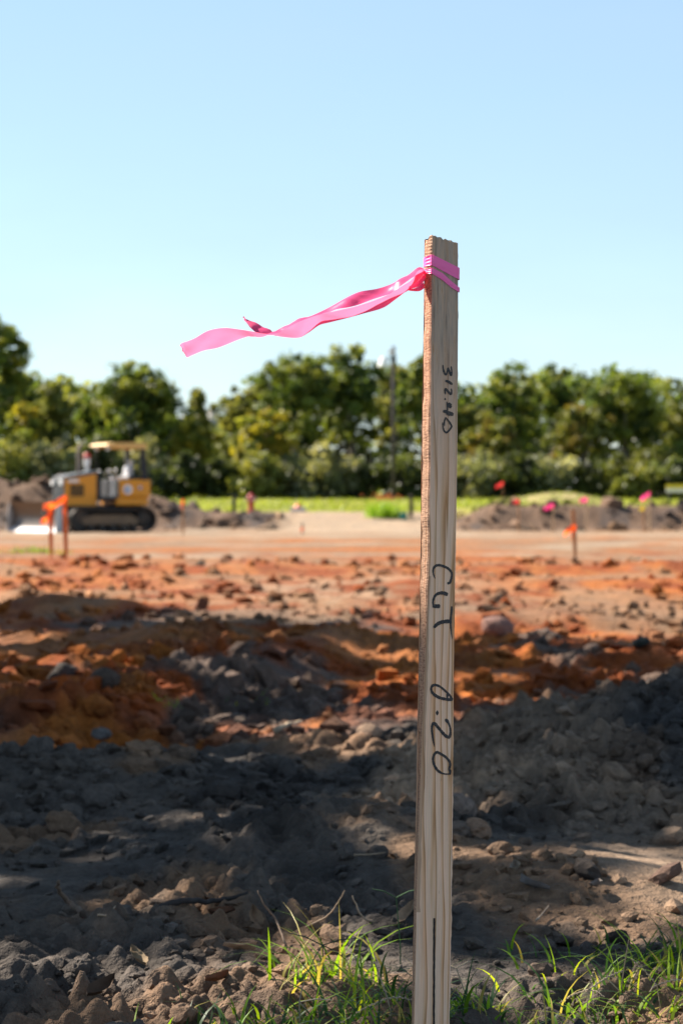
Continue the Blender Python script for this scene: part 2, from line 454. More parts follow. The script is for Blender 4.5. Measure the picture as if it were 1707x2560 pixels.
def relief(x, y, sp=None):
    """height of the bare ground; sp = grid spacing (fine waves fade out where the grid cannot carry them)"""
    x = np.asarray(x, float); y = np.asarray(y, float)
    if sp is None: sp = np.full_like(x, 0.012)
    z = np.interp(y, [0, 22, 45, 60, 73, 79, 83, 86, 95, 120, 140, 400], [0, 0, -.19, -.38, -.55, -.54, -.3, -.03, 0.1, .52, .6, .6])
    # cut bank on the right, grassy rise behind it
    bank = sstep(3.2, 5.5, x) * sstep(78.2, 80.2, y) * (1 - sstep(86, 92, y))
    z = z * (1 - bank) + bank * (0.27 + 0.09 * perlin(x * 0.7, y * 0.3, 5))
    z = z + 0.62 * np.exp(-((x - 9.2) / 2.3) ** 2 - ((y - 97) / 4.0) ** 2)
    # long spoil mound on the left
    xs, hs = zip(*SH_L)
    top = np.interp(x + 0.35 * perlin(y * 0.6, x * 0.2, 9), xs, hs)
    z = z + top * np.exp(-((y - 80.5) / 2.4) ** 2) * (1 + 0.16 * perlin(x * 0.9, y * 0.9, 11)) * 1.12
    # scraped berm behind the pad in the middle
    z = z + 0.05 * sstep(-6, -3, x) * (1 - sstep(2, 4, x)) * np.exp(-((y - 76) / 1.2) ** 2)
    # near heaps and ruts
    heap = np.exp(-(((x - 1.05) / 0.72) ** 2 + ((y - 6.1) / 1.0) ** 2) ** 1.2)
    ridge = np.exp(-((y - 5.95 - 0.10 * x - 0.12 * perlin(x * 1.1, 0 * x, 21)) / 0.34) ** 2) * (1 - sstep(-0.62, -0.12, x)) * sstep(-3.5, -2.2, x)
    z = z + 0.19 * heap + 0.085 * ridge
    z = z + 0.10 * np.exp(-(((x + 0.02) / 0.32) ** 2 + ((y - 4.75) / 0.34) ** 2))      # clump of turned earth left of the stake
    z = z + 0.07 * np.exp(-(((x - 0.42) / 0.30) ** 2 + ((y - 4.25) / 0.3) ** 2))
    diag = (y - 8.6) - 3.6 * (x + 0.75)
    for c, a, w in ((0.0, 0.075, 0.38), (2.2, 0.06, 0.42), (-1.9, -0.06, 0.5)):
        z = z + a * np.exp(-((diag - c) / (w * 2.2)) ** 2) * (1 - sstep(-0.1, 0.5, x)) * sstep(6.4, 7.4, y) * (1 - sstep(11, 13.5, y))
    z = z - 0.10 * np.exp(-((y - 7.0) / 0.5) ** 2) * (1 - sstep(-0.7, -0.2, x)) * sstep(-4, -2.5, x)
    for yc, xa, xb, a in ((11.4, -2.5, -0.35, .10), (14.6, -3, -1.0, .12), (13.0, 0.5, 3.5, .05), (18.5, 0.0, 5, .06), (24.6, -7, -3.6, .16), (22.0, -6, 7, .08), (16.3, -6, -1.6, .11)):
        m = sstep(xa, xa + 0.5, x) * (1 - sstep(xb - 0.6, xb, x))
        z = z + a * m * np.exp(-((y - yc - 0.5 * perlin(x * 0.8, x * 0 + yc, 33)) / (0.02 * yc + 0.12)) ** 2) * (0.7 + 0.6 * perlin(x * 2.1, y * 1.3, 35))
    # rough cloddy texture, stronger in turned earth than on the graded pad
    rough = np.interp(y, [0, 3, 9, 16, 24, 27, 34, 60, 76, 82, 84, 120], [1.2, 1.2, 1.6, 1.5, 1.3, .8, .6, .7, .7, 1.3, .5, .3])
    rough = rough * (0.30 + 1.25 * sstep(-0.25, 0.35, perlin(x * 1.1 + 3, y * 0.9, 41) + .4 * perlin(x * 2.7, y * 3.1, 43)))
    rough = rough + 0.9 * heap + 0.5 * ridge
    flat = 0.85 * np.exp(-(((x - 0.68) / 0.20) ** 2 + ((y - 4.35) / 0.42) ** 2) ** 2)
    rough = rough * (1 - flat)
    far = 1 + np.clip(y - 15, 0, 100) * 0.02
    for lam, amp, sd, bil in ((0.9, .022, 51, 0), (0.42, .020, 52, 0), (0.21, .016, 53, .5), (0.115, .0135, 54, 1), (0.060, .0115, 55, 1), (0.031, .0075, 56, 1)):
        fade = sstep(2.0, 4.5, lam * far / np.maximum(sp, 1e-4))
        n = perlin(x / lam / far / (2.6 - 1.6 * bil if bil < 1 else 1.0), y / lam / far, sd)
        z = z + rough * amp * far * fade * ((np.abs(n) * 1.9 - 0.45) * bil + n * .9 * (1 - bil))
    return z

G = dict(grey=(.092, .080, .073), dark=(.036, .032, .031), brown=(.190, .120, .076), orange=(.54, .175, .036), rust=(.36, .088, .020),
         tan=(.46, .28, .165), pale=(.55, .42, .30), sand=(.34, .245, .175))
G = {k: np.array(v) * (.78 if k in ('grey', 'dark') else .86 if k in ('brown', 'sand') else .52 if k in ('orange', 'rust') else .45) for k, v in G.items()}

def lerp(a, b, t): return a + (b - a) * t[..., None]

def soil_colour(x, y):
    n1 = fbm(x * 0.8, y * 0.42, 4, 61); n2 = fbm(x * 2.6, y * 1.3, 4, 71); n3 = fbm(x * 0.25, y * 0.16, 3, 81)
    ly = y * (1 + 0.10 * n1 + 0.05 * n2)
    c = np.broadcast_to(G['grey'], x.shape + (3,)).copy()
    c = lerp(c, G['brown'], 0.75 * sstep(0.0, 0.5, n2 + n1 * 0.5))
    c = lerp(c, G['dark'], 0.7 * sstep(0.15, 0.55, -n2))
    # smooth sandy patches in the near ground
    c = lerp(c, G['sand'], 0.8 * np.exp(-(((x - 0.68) / 0.22) ** 2 + ((y - 4.35) / 0.45) ** 2) ** 2))
    c = lerp(c, G['sand'], 0.75 * sstep(0.2, 0.5, n1) * sstep(4.6, 5.4, y))
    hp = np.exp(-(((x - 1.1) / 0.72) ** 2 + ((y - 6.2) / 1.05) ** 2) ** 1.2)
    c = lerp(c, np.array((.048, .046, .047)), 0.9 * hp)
    # clay
    cl = (1 - hp) * sstep(6.6, 8.0, ly - 0.3 * (x > 0.4))
    clay = lerp(np.broadcast_to(G['rust'], c.shape), G['orange'], sstep(-0.3, 0.35, n2 + 0.5 * n1))
    clay = lerp(clay, G['grey'] * 1.05, 0.9 * sstep(0.08, 0.42, -n1 + 0.35 * n2) * (1 - sstep(12, 18, y)))
    clay = lerp(clay, G['tan'], 0.75 * sstep(0.18, 0.5, n1 - 0.2 * n2) * sstep(9, 13, y))
    clay = lerp(clay, G['brown'], 0.75 * sstep(0.05, 0.4, n3 + 0.4 * n2) * (1 - sstep(13, 20, y)))
    c = lerp(c, clay, cl)
    # pale scraped patch in the middle distance
    pm = np.exp(-(((x - 0.1 + 0.08 * (y - 17)) / 1.3) ** 2 + ((y - 17.5) / 3.2) ** 2) ** 1.3)
    c = lerp(c, lerp(np.broadcast_to(G['tan'], c.shape), G['pale'], sstep(-.2, .4, n2)), 0.75 * pm * sstep(-0.3, 0.25, n2 + 0.2))
    # graded tan pad, paler scraped strips
    pad = sstep(19.0, 33.0, y * (1 + .16 * n1 + .22 * n2))
    padc = lerp(np.broadcast_to(G['tan'], c.shape), G['pale'], sstep(0.05, 0.4, fbm(x * 0.35, y * 0.16, 3, 91)))
    padc = lerp(padc, G['orange'] * .9, 0.85 * sstep(-0.05, 0.3, fbm(x * 0.4, y * 0.22, 4, 93)) * (1 - sstep(45, 60, y)))
    padc = lerp(padc, G['brown'] * 1.1, 0.7 * sstep(0.08, 0.4, fbm(x * 0.5, y * 0.3, 4, 95)))
    c = lerp(c, padc, pad)
    c = lerp(c, G['pale'] * 1.05, 0.85 * sstep(50, 56, ly) * (1 - sstep(70, 74, ly)) * sstep(-0.3, 0.15, fbm(x * 0.25, y * 0.3, 3, 97)))
    br = lerp(np.broadcast_to(np.array((.085, .053, .036)), c.shape), np.array((.14, .09, .062)), sstep(-.3, .4, n2))
    br = lerp(br, np.array((.07, .055, .05)), 0.8 * sstep(0.1, 0.45, -n1))
    c = lerp(c, G['pale'] * 1.15, 0.85 * sstep(70, 75, y) * sstep(-3.2, -1.6, x + .8 * n2) * (1 - sstep(3.0, 4.2, x + .8 * n2)))
    xs, hs = zip(*SH_L)
    md = np.interp(x, xs, hs) * np.exp(-((y - 80.5) / 2.9) ** 2)
    c = lerp(c, br, sstep(0.03, 0.14, md))
    bk = sstep(2.9, 4.4, x) * sstep(76.8, 77.8, y) * (1 - sstep(80.4, 82.5, y))
    c = lerp(c, br, bk)
    # turf
    gr = sstep(86.5, 88.5, ly * 0.1 + y * 0.9) + sstep(80.8, 82.5, y) * sstep(3.5, 5, x)
    gr = np.clip(gr, 0, 1)
    grass = lerp(np.broadcast_to(np.array((.125, .145, .012)), c.shape), np.array((.20, .205, .022)), sstep(-.3, .4, n2))
    grass = lerp(grass, np.array((.33, .25, .15)), 0.85 * np.exp(-(((x - 9.0) / 2.0) ** 2 + ((y - 96) / 3.4) ** 2) ** 1.5) * sstep(-.5, .1, n2))
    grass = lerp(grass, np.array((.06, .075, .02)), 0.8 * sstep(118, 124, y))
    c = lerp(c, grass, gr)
    return c

def build_ground():
    nx = 440
    r0 = np.linspace(-14, 1.0, 9)
    r1 = np.concatenate([np.geomspace(1.2, 2.8, 30)[:-1], np.geomspace(2.8, 12, 840)[:-1], np.geomspace(12, 270, 400)])
    yy = np.concatenate([r0, r1])
    s = np.linspace(-1, 1, nx)
    ya = np.abs(yy)[:, None]
    inner = 0.22 * ya + 0.5; hw = 0.55 * ya + 16
    a = inner / hw
    X = hw * (a * s + (1 - a) * np.sign(s) * np.abs(s) ** 7)
    Y = np.broadcast_to(yy[:, None], X.shape).copy()
    spx = np.gradient(X, axis=1); spy = np.gradient(yy)[:, None]
    sp = np.maximum(np.abs(spx), np.abs(spy) * 0.55)
    Z = relief(X, Y, sp)
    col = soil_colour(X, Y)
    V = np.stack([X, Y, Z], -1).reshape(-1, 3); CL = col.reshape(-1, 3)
    n, w = X.shape
    idx = np.arange(n * w).reshape(n, w)
    F = np.stack([idx[:-1, :-1], idx[:-1, 1:], idx[1:, 1:], idx[1:, :-1]], -1)
    fx = (X[:-1, :-1] + X[1:, 1:]) / 2; fy = (Y[:-1, :-1] + Y[1:, 1:]) / 2
    xs, hs = zip(*SH_L)
    kind = np.zeros(fx.shape, int)
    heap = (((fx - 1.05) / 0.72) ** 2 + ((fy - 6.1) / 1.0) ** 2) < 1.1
    ridge = (np.abs(fy - 5.95 - 0.10 * fx) < 0.42) & (fx < -0.3) & (fx > -3)
    mound = (np.interp(fx, xs, hs) * np.exp(-((fy - 80.5) / 2.6) ** 2) > 0.12) & (fy > 74) & (fy < 86)
    bank = (fx > 3.6) & (fy > 77.6) & (fy < 81.4)
    rise = (((fx - 9.2) / 2.6) ** 2 + ((fy - 97) / 4.4) ** 2) < 1
    turf = ((fy > 87.2) | ((fx > 3.6) & (fy >= 81.4)))
    kind[turf] = 1; kind[rise] = 5; kind[mound] = 2; kind[bank] = 3; kind[heap] = 4; kind[ridge] = 6
    names = {0: 'ground', 1: 'lawn', 2: 'spoil_mound', 3: 'earth_bank', 4: 'earth_heap', 5: 'grassy_rise', 6: 'earth_ridge'}
    labels = {2: 'long brown mound of dug earth behind the yellow bulldozer', 3: 'low dark cut bank of earth behind the pink flagged stakes',
              4: 'dark grey heap of turned earth right of the wooden stake', 5: 'low grassy tan rise in front of the far trees',
              6: 'low grey ridge of crumbled earth at the left of the foreground'}
    for k, nm in names.items():
        f = F[kind == k].reshape(-1, 4)
        u, inv = np.unique(f.ravel(), return_inverse=True)
        me = newmesh(nm, V[u], inv.reshape(-1, 4), col=CL[u])
        o = link(nm, me, M_SOIL); tag(o, kind='structure', label=labels.get(k))
build_ground()
# plain country beyond the site, out to the horizon, just under the modelled sheet
b = MB(); b.add([(-2500, -2500, -1.1), (2500, -2500, -1.1), (2500, 2500, -1.1), (-2500, 2500, -1.1)], [[0, 1, 2, 3]])
o = b.build('terrain', None); o.data.materials.append(paint('far_field', (.12, .13, .04), 0.95, 0, 0.6, (.2, .16, .08), 0.05)); tag(o, kind='structure')

def gz(x, y):
    return float(relief(np.array([x]), np.array([y]), np.array([0.012 + 0.004 * max(y, 0)]))[0])

# ------------------------------------------------------------------ the marked stake
SD = 3.0                                   # distance of its near corner
SC = F_PX / SD                             # pixels per metre there
ROWS = [560, 590, 790, 1140, 1380, 1690, 1830, 2000, 2200, 2560, 2720]
LEFT = [1063, 1062, 1060, 1054, 1052, 1046.5, 1043.5, 1041, 1036.5, 1029.6, 1027]
CORN = [1081, 1080, 1078, 1075, 1072.5, 1060.5, 1053.5, 1048, 1041, 1032, 1029]
RGHT = [1147, 1148, 1149, 1147, 1143, 1137.5, 1136, 1134, 1131.7, 1124.8, 1122]
THK = 0.0200
def section(py):
    l, c, r = (float(np.interp(py, ROWS, q)) for q in (LEFT, CORN, RGHT))
    th = math.asin(min(0.95, (c - l) / (THK * SC)))
    w = (r - c) / SC / math.cos(th)
    p = P(c, py, SD)
    fr = Vector((math.cos(th), math.sin(th), 0)); sd = Vector((-math.sin(th), math.cos(th), 0))
    return p, p + fr * w, p + sd * THK, fr, sd
def front(px, py, off=0.0):
    """point of the stake's front face seen at a pixel, lifted off along its normal"""
    p, q, s, fr, sd = section(py)
    c, r = np.interp(py, ROWS, CORN), np.interp(py, ROWS, RGHT)
    u = (px - c) / (r - c)
    return p + (q - p) * u - sd * off
STAKE_BASE = P(1078, 2725, SD + 0.02); STAKE_BASE.z = 0.0
stake = empty('survey_stake', STAKE_BASE, 0, 'tall pine survey stake with black handwriting standing in front of the building site', 'stake')

def build_stake():
    npy = 230
    pys = np.concatenate([np.linspace(588, 640, 30), np.linspace(645, 2700, npy)])
    nf, ns = 12, 5
    V, U, F = [], [], []
    for i, py in enumerate(pys):
        p, q, s, fr, sd = section(py)
        f4 = q + s - p
        ring = []
        wear = 0.0004
        for k in range(nf + 1):     # front, near corner to right corner
            t = k / nf; e = 0.0011 if k in (0, nf) else 0
            pt = p.lerp(q, t) + sd * (e + 0.0002 * math.sin(k * 5.1 + py * 0.01)); pt += fr * (0.0008 if k == 0 else (-0.0008 if k == nf else 0))
            ring.append((pt, (t, 0), 0.0))
        for k in range(ns + 1):
            t = k / ns
            j = 0.0005 * math.sin(py * 0.041 + 1.0) + 0.0003 * math.sin(py * 0.17)
            pt = q.lerp(f4, t) - fr * (0.0012 if k in (0, ns) else 0) + fr * j
            ring.append((pt + sd * (0.001 if k == 0 else 0), (t, 0), 2.0))
        for k in range(nf + 1):
            t = k / nf
            ring.append((f4.lerp(s, t), (t, 0), 2.0))
        for k in range(ns + 1):     # side, back corner to near corner
            t = k / ns
            j = 0.00045 * math.sin(py * 0.031) + 0.0003 * math.sin(py * 0.111 + 2) + 0.00018 * math.sin(py * 0.77)
            if py > 1828: j -= 0.0022 * (1 - sstep(1828, 2350, py)) * (1 if py > 1831 else 0)   # splinter broken away
            pt = s.lerp(p, t) - fr * j + fr * (0.001 if k in (0, ns) else 0) * -1 * -1
            ring.append((pt - sd * (0.001 if k == ns else 0) * -1, (t, 0), 1.0))
        for pt, uv, fc in ring:
            v = pt.copy()
            V.append(v); U.append((uv[0], v.z, fc))
    n = (nf + 1) * 2 + (ns + 1) * 2
    V = np.array([tuple(v) for v in V]); U = np.array(U)
    # sloping, ragged sawn top
    base_x = P(1080, 590, SD).x; span = P(1148, 600, SD).x - base_x
    for i in range(30):
        for k in range(n):
            a = i * n + k
            x = V[a, 0]; t = (x - base_x) / span
            cut = 588 + 18 * max(t, 0) + (10 if t < -0.12 else 0) + 2.6 * float(perlin(np.array(t * 9.0), np.array(V[a, 1] * 300), 3)) + 1.3 * math.sin(t * 31)
            zc = P(1080, cut, SD).z
            if V[a, 2] > zc:
                V[a, 2] = zc
    F = []
    for i in range(len(pys) - 1):
        for k in range(n):
            k2 = (k + 1) % n
            F.append([i * n + k, (i + 1) * n + k, (i + 1) * n + k2, i * n + k2])
    # end grain cap with a sunken, chipped middle
    cen = V[:n].mean(0)
    V = list(map(tuple, V)); U = list(map(tuple, U))
    b0 = len(V)
    for k in range(n):
        v = np.array(V[k]); q = cen + (v - cen) * 0.93; q[2] = v[2] + 0.0005 + 0.0008 * math.sin(k * 2.3)
        V.append(tuple(q)); U.append((0, q[2], 3.0))
    V.append(tuple(cen)); U.append((0, cen[2], 3.0))
    for k in range(n):
        k2 = (k + 1) % n
        F.append([k, k2, b0 + k2, b0 + k]); F.append([b0 + k, b0 + k2, b0 + n])
    V = np.array(V) - np.array(STAKE_BASE)
    me = newmesh('stake_body', V, F, smooth=False, uvw=np.array(U))
    link('stake_body', me, M_WOOD, stake)
build_stake()

def catmull(pts, n=6):
    pts = [np.array(p, float) for p in pts]
    if len(pts) < 3:
        return [pts[0] + (pts[-1] - pts[0]) * t for t in np.linspace(0, 1, n + 1)]
    q = [2 * pts[0] - pts[1]] + pts + [2 * pts[-1] - pts[-2]]
    out = []
    for i in range(1, len(q) - 2):
        for t in np.arange(n) / n:
            a, b, c, d = q[i - 1:i + 3]
            out.append(0.5 * (2 * b + (c - a) * t + (2 * a - 5 * b + 4 * c - d) * t * t + (3 * b - a - 3 * c + d) * t ** 3))
    out.append(pts[-1])
    return out

def strokes(name, ox, oy, k, lines, label):
    """hand-drawn marker strokes lying on the front face; points are (x, y, pen width)"""
    V, F = [], []
    lift = 0.00035
    for ln in lines:
        lift += 0.00003
        pts = catmull(ln, 7)
        L = []
        for i, p in enumerate(pts):
            a, c = pts[max(i - 1, 0)], pts[min(i + 1, len(pts) - 1)]
            t = (c - a)[:2]; t = t / (np.linalg.norm(t) + 1e-9); nrm = np.array((-t[1], t[0]))
            w = p[2] * 0.61 * (1 + 0.10 * math.sin(i * 2.1) + 0.07 * math.sin(i * 5.3))
            e = p[:2]
            if i == 0: e = e - t * w * 0.6
            if i == len(pts) - 1: e = e + t * w * 0.6
            ww = w * (0.62 if i in (0, len(pts) - 1) else 1)
            for sgn in (-1, 1):
                q = e + nrm * ww * sgn
                V.append(front(ox + q[0] * k, oy + q[1] * k, lift) - STAKE_BASE); L.append(len(V) - 1)
        for i in range(len(pts) - 1):
            F.append([L[2 * i], L[2 * i + 1], L[2 * i + 3], L[2 * i + 2]])
    me = newmesh(name, np.array([tuple(v) for v in V]), F, smooth=False)
    o = link(name, me, M_INK, stake); o['label'] = label
A = 0.0850
strokes('number_writing', 1080, 900, A, [
    [(315, 140, 32), (325, 230, 42), (355, 350, 52), (405, 415, 50), (440, 365, 42), (462, 260, 38), (478, 222, 36), (505, 290, 48), (535, 370, 54), (568, 430, 50), (585, 330, 38), (568, 175, 34)],
    [(408, 605, 58), (465, 612, 60), (530, 650, 70), (590, 690, 60)],
    [(570, 835, 34), (580, 920, 38), (560, 985, 52), (520, 965, 54), (455, 890, 58), (405, 845, 60), (382, 890, 50), (390, 985, 34)],
    [(380, 1115, 30), (386, 1150, 46), (390, 1160, 30)],
    [(438, 1225, 32), (445, 1300, 34), (450, 1400, 38), (448, 1490, 36)],
    [(470, 1330, 60), (510, 1305, 110), (540, 1345, 110), (575, 1345, 50)],
    [(345, 1500, 76), (420, 1510, 76), (480, 1555, 105), (550, 1565, 100), (605, 1585, 90)],
    [(365, 1925, 22), (360, 1820, 38), (385, 1720, 36), (405, 1690, 30), (450, 1740, 36), (520, 1820, 42), (578, 1925, 42), (550, 2000, 44), (480, 2085, 46), (420, 2125, 48), (360, 2085, 44), (325, 1990, 40), (308, 1840, 30)],
], 'black handwritten number 312.40 near the top of the stake')
B_ = 0.1020
strokes('word_writing', 1060, 1390, B_, [
    [(262, 550, 20), (225, 440, 32), (222, 330, 42), (265, 255, 52), (340, 230, 52), (440, 245, 52), (570, 300, 52), (650, 370, 48), (688, 440, 42), (682, 540, 44), (650, 640, 52), (640, 680, 40)],
    [(590, 680, 58), (645, 672, 40)],
    [(560, 950, 80), (480, 918, 72), (390, 915, 64), (290, 955, 56), (235, 1040, 48), (215, 1130, 38), (225, 1200, 40), (245, 1255, 40)],
    [(225, 1235, 70), (300, 1235, 78), (370, 1237, 84)],
    [(684, 1260, 36), (682, 1360, 44), (665, 1480, 38), (655, 1600, 46), (658, 1720, 34), (672, 1880, 26), (692, 2050, 12)],
    [(650, 1615, 84), (520, 1618, 76), (400, 1640, 74), (310, 1685, 72), (250, 1745, 66)],
], 'black handwritten word CUT on the middle of the stake')
C_ = 0.1148
strokes('depth_writing', 1050, 1690, C_, [
    [(690, 545, 50), (665, 460, 42), (590, 380, 36), (520, 310, 38), (430, 240, 40), (340, 205, 48), (270, 215, 50), (238, 275, 38), (260, 360, 48), (330, 430, 56), (430, 485, 54), (540, 515, 52), (650, 530, 56), (710, 515, 40)],
    [(605, 375, 30), (598, 440, 48), (592, 485, 26)],
    [(375, 765, 20), (372, 812, 52), (372, 860, 20)],
    [(560, 960, 40), (580, 985, 62), (620, 1040, 40), (655, 1140, 32), (665, 1250, 40), (640, 1340, 56), (575, 1330, 58), (500, 1260, 54), (400, 1140, 52), (320, 1050, 60), (275, 1050, 50), (255, 1130, 40), (262, 1250, 38), (285, 1410, 32), (310, 1545, 12)],
    [(650, 2150, 44), (655, 2075, 44), (630, 2050, 36), (655, 1970, 46), (645, 1890, 44), (570, 1790, 44), (470, 1720, 46), (370, 1670, 50), (310, 1710, 46), (280, 1810, 42), (300, 1930, 44), (360, 2040, 46), (440, 2110, 44), (530, 2145, 26), (640, 2150, 26)],
], 'black handwritten depth 0.20 on the lower half of the stake')
def drawn_line():
    V, F = [], []
    pys = np.linspace(2296, 2690, 40)
    for i, py in enumerate(pys):
        xm = 1085 - 0.9 * (py - 2296) / 264 + 0.25 * math.sin(i * 1.3); w = 2.7 + 0.35 * math.sin(i * 2.7)
        if i == 0: w = 2.4
        V += [front(xm - w, py, 0.0005) - STAKE_BASE, front(xm + w, py, 0.0005) - STAKE_BASE]
    F = [[2 * i, 2 * i + 1, 2 * i + 3, 2 * i + 2] for i in range(len(pys) - 1)]
    o = link('drawn_line', newmesh('drawn_line', np.array([tuple(v) for v in V]), F, smooth=False),
             paint('dark_line', (.028, .020, .016), .8, 0, .5, (.07, .045, .03), 300), stake)
    o['label'] = 'long dark vertical line down the foot of the stake'
drawn_line()

# ------------------------------------------------------------------ the pink flagging tape tied round it
KNOT = P(1059, 675, SD + 0.012)
ribbon = empty('flagging_ribbon', KNOT, 0, 'hot pink flagging ribbon tied round the tall stake and streaming left in the wind', 'ribbon')
def solid_strip(rows, name, mat, parent, origin, thick=0.0, smooth=True):
    rows = np.array(rows)              # (n, m, 3)
    n, m = rows.shape[:2]
    V = rows.reshape(-1, 3) - np.array(origin)
    idx = np.arange(n * m).reshape(n, m)
    F = np.stack([idx[:-1, :-1], idx[:-1, 1:], idx[1:, 1:], idx[1:, :-1]], -1).reshape(-1, 4)
    return link(name, newmesh(name, V, F, smooth=smooth), mat, parent)

def tail(name, pairs, d0, sign, width=0.030, bulge=0.004, label=None, ns=8):
    """a strip of tape; pairs = its two edges in the picture, turned in depth so that it keeps its real width"""
    pts = []
    nP = len(pairs)
    for i, ((ax, ay), (bx, by)) in enumerate(pairs):
        d = float(np.interp(i / (nP - 1), [q[0] for q in d0], [q[1] for q in d0]))
        proj = math.hypot(ax - bx, ay - by) / SC
        dz = math.sqrt(max(width ** 2 - proj ** 2, 0)) * float(np.interp(i / (nP - 1), [q[0] for q in sign], [q[1] for q in sign]))
        pts.append(list(P(ax, ay, d - dz / 2)) + list(P(bx, by, d + dz / 2)))
    sm = catmull(pts, 7)
    rows = []
    for j, q in enumerate(sm):
        a, b = np.array(q[:3]), np.array(q[3:])
        row = []
        nrm = np.cross(b - a, np.array(sm[min(j + 1, len(sm) - 1)][:3]) - np.array(sm[max(j - 1, 0)][:3]))
        nrm = nrm / (np.linalg.norm(nrm) + 1e-9)
        for t in np.linspace(0, 1, ns):
            wv = (bulge * math.sin(j * 0.23) + 0.0006 * math.sin(t * 11 + j * 0.5)) * math.sin(math.pi * t)
            row.append(a + (b - a) * t + nrm * wv)
        rows.append(row)
    o = solid_strip(rows, name, M_PINK, ribbon, KNOT)
    if label: o['label'] = label
    return o
tail('tail', [((1059, 672), (1063, 682)), ((1046, 677), (1054, 692)), ((1028, 700), (1039, 707)), ((1008, 713), (1017, 726)), ((971, 736), (986, 750)), ((930, 753), (956, 770)), ((889, 766), (908, 784)),
              ((850, 775), (864, 796)), ((815, 783), (824, 806)), ((790, 789), (798, 813)), ((766, 797), (772, 831)), ((741, 807), (746, 844)), ((712, 823), (706, 842)), ((688, 834), (684, 838)), ((660, 834), (660, 838)),
              ((632, 829), (630, 839)), ((600, 824), (598, 848)), ((560, 820), (548, 868)), ((521, 827), (510, 876)), ((489, 845), (480, 888)), ((470, 853), (468, 893)), ((455, 858), (462, 884)), ((450, 864), (455, 876))],
     [(0, 3.012), (0.25, 2.985), (0.6, 2.96), (1, 2.93)], [(0, 1), (0.3, 1), (0.55, 1), (0.62, 0.9), (1, 0.8)], label='long loose end of the pink ribbon')
tail('tail', [((1058, 670), (1060, 680)), ((1044, 669), (1046, 684)), ((1022, 686), (1022, 700)), ((998, 699), (1000, 716)), ((976, 711), (978, 733)), ((942, 722), (938, 746)), ((901, 729), (898, 761)), ((870, 742), (872, 768)),
              ((833, 763), (842, 773)), ((802, 779), (806, 784)), ((770, 793), (772, 798)), ((741, 805), (743, 812)), ((708, 817), (710, 826)), ((688, 828), (690, 836)), ((676, 828), (680, 837)), ((660, 819), (657, 836)), ((641, 807), (637, 829)), ((626, 802), (622, 812)), ((606, 793), (610, 800))],
     [(0, 3.018), (0.3, 3.012), (1, 2.99)], [(0, -1), (0.5, -1), (0.75, -0.9), (1, -0.7)], label='shorter loose end of the pink ribbon')
tail('knot_loop', [((1062, 684), (1064, 690)), ((1056, 690), (1060, 702)), ((1040, 706), (1046, 716)), ((1022, 717), (1020, 725)), ((1030, 722), (1036, 728)), ((1046, 716), (1050, 727)), ((1059, 705), (1062, 719))],
     [(0, 3.008), (0.5, 2.99), (1, 3.012)], [(0, 0.6), (1, 0.7)], width=0.012, bulge=0.002)

def wrap(name, spec, label):
    """a turn of tape round the four faces; spec: (face position 0..4, upper row, lower row)"""
    ss = np.linspace(0, 4, 97)
    rows = []
    for s in ss:
        ty = float(np.interp(s, [q[0] for q in spec], [q[1] for q in spec])); by = float(np.interp(s, [q[0] for q in spec], [q[2] for q in spec]))
        row = []
        for j, t in enumerate(np.linspace(0, 1, 15)):
            py = ty + (by - ty) * t
            p, q, l, fr, sd = section(py)
            f4 = q + l - p
            cs = [l, p, q, f4, l]
            i = min(int(s), 3); r = s - i
            pt = cs[i].lerp(cs[i + 1], r)
            nr = [-fr, -sd, fr, sd]
            nn = nr[i].copy()
            if r < 0.12: nn = (nr[i] * (0.5 + r / 0.24) + nr[(i - 1) % 4] * (0.5 - r / 0.24))
            if r > 0.88: nn = (nr[i] * (0.5 + (1 - r) / 0.24) + nr[(i + 1) % 4] * (0.5 - (1 - r) / 0.24))
            off = 0.0009 + 0.0001 * math.sin(t * 7 + s * 3)
            if i == 0: off += (0.0012 * (0.5 + 0.5 * math.sin(t * 19 + 0.8))) * math.sin(math.pi * min(1, (1 - r) * 1.1))
            row.append(np.array(pt + nn.normalized() * off))
        rows.append(row)
    o = solid_strip(rows, name, M_PINKW, ribbon, KNOT); o['label'] = label
wrap('wrap', [(0, 641, 664), (1, 636, 663), (2, 666, 696), (3, 672, 700), (4, 641, 664)], 'broad upper turn of the pink ribbon round the stake')
wrap('wrap', [(0, 671, 681), (1, 669, 684), (1.4, 682, 700), (1.7, 700, 716), (2, 716, 728), (3, 706, 720), (4, 671, 681)], 'narrow lower turn of the pink ribbon round the stake')

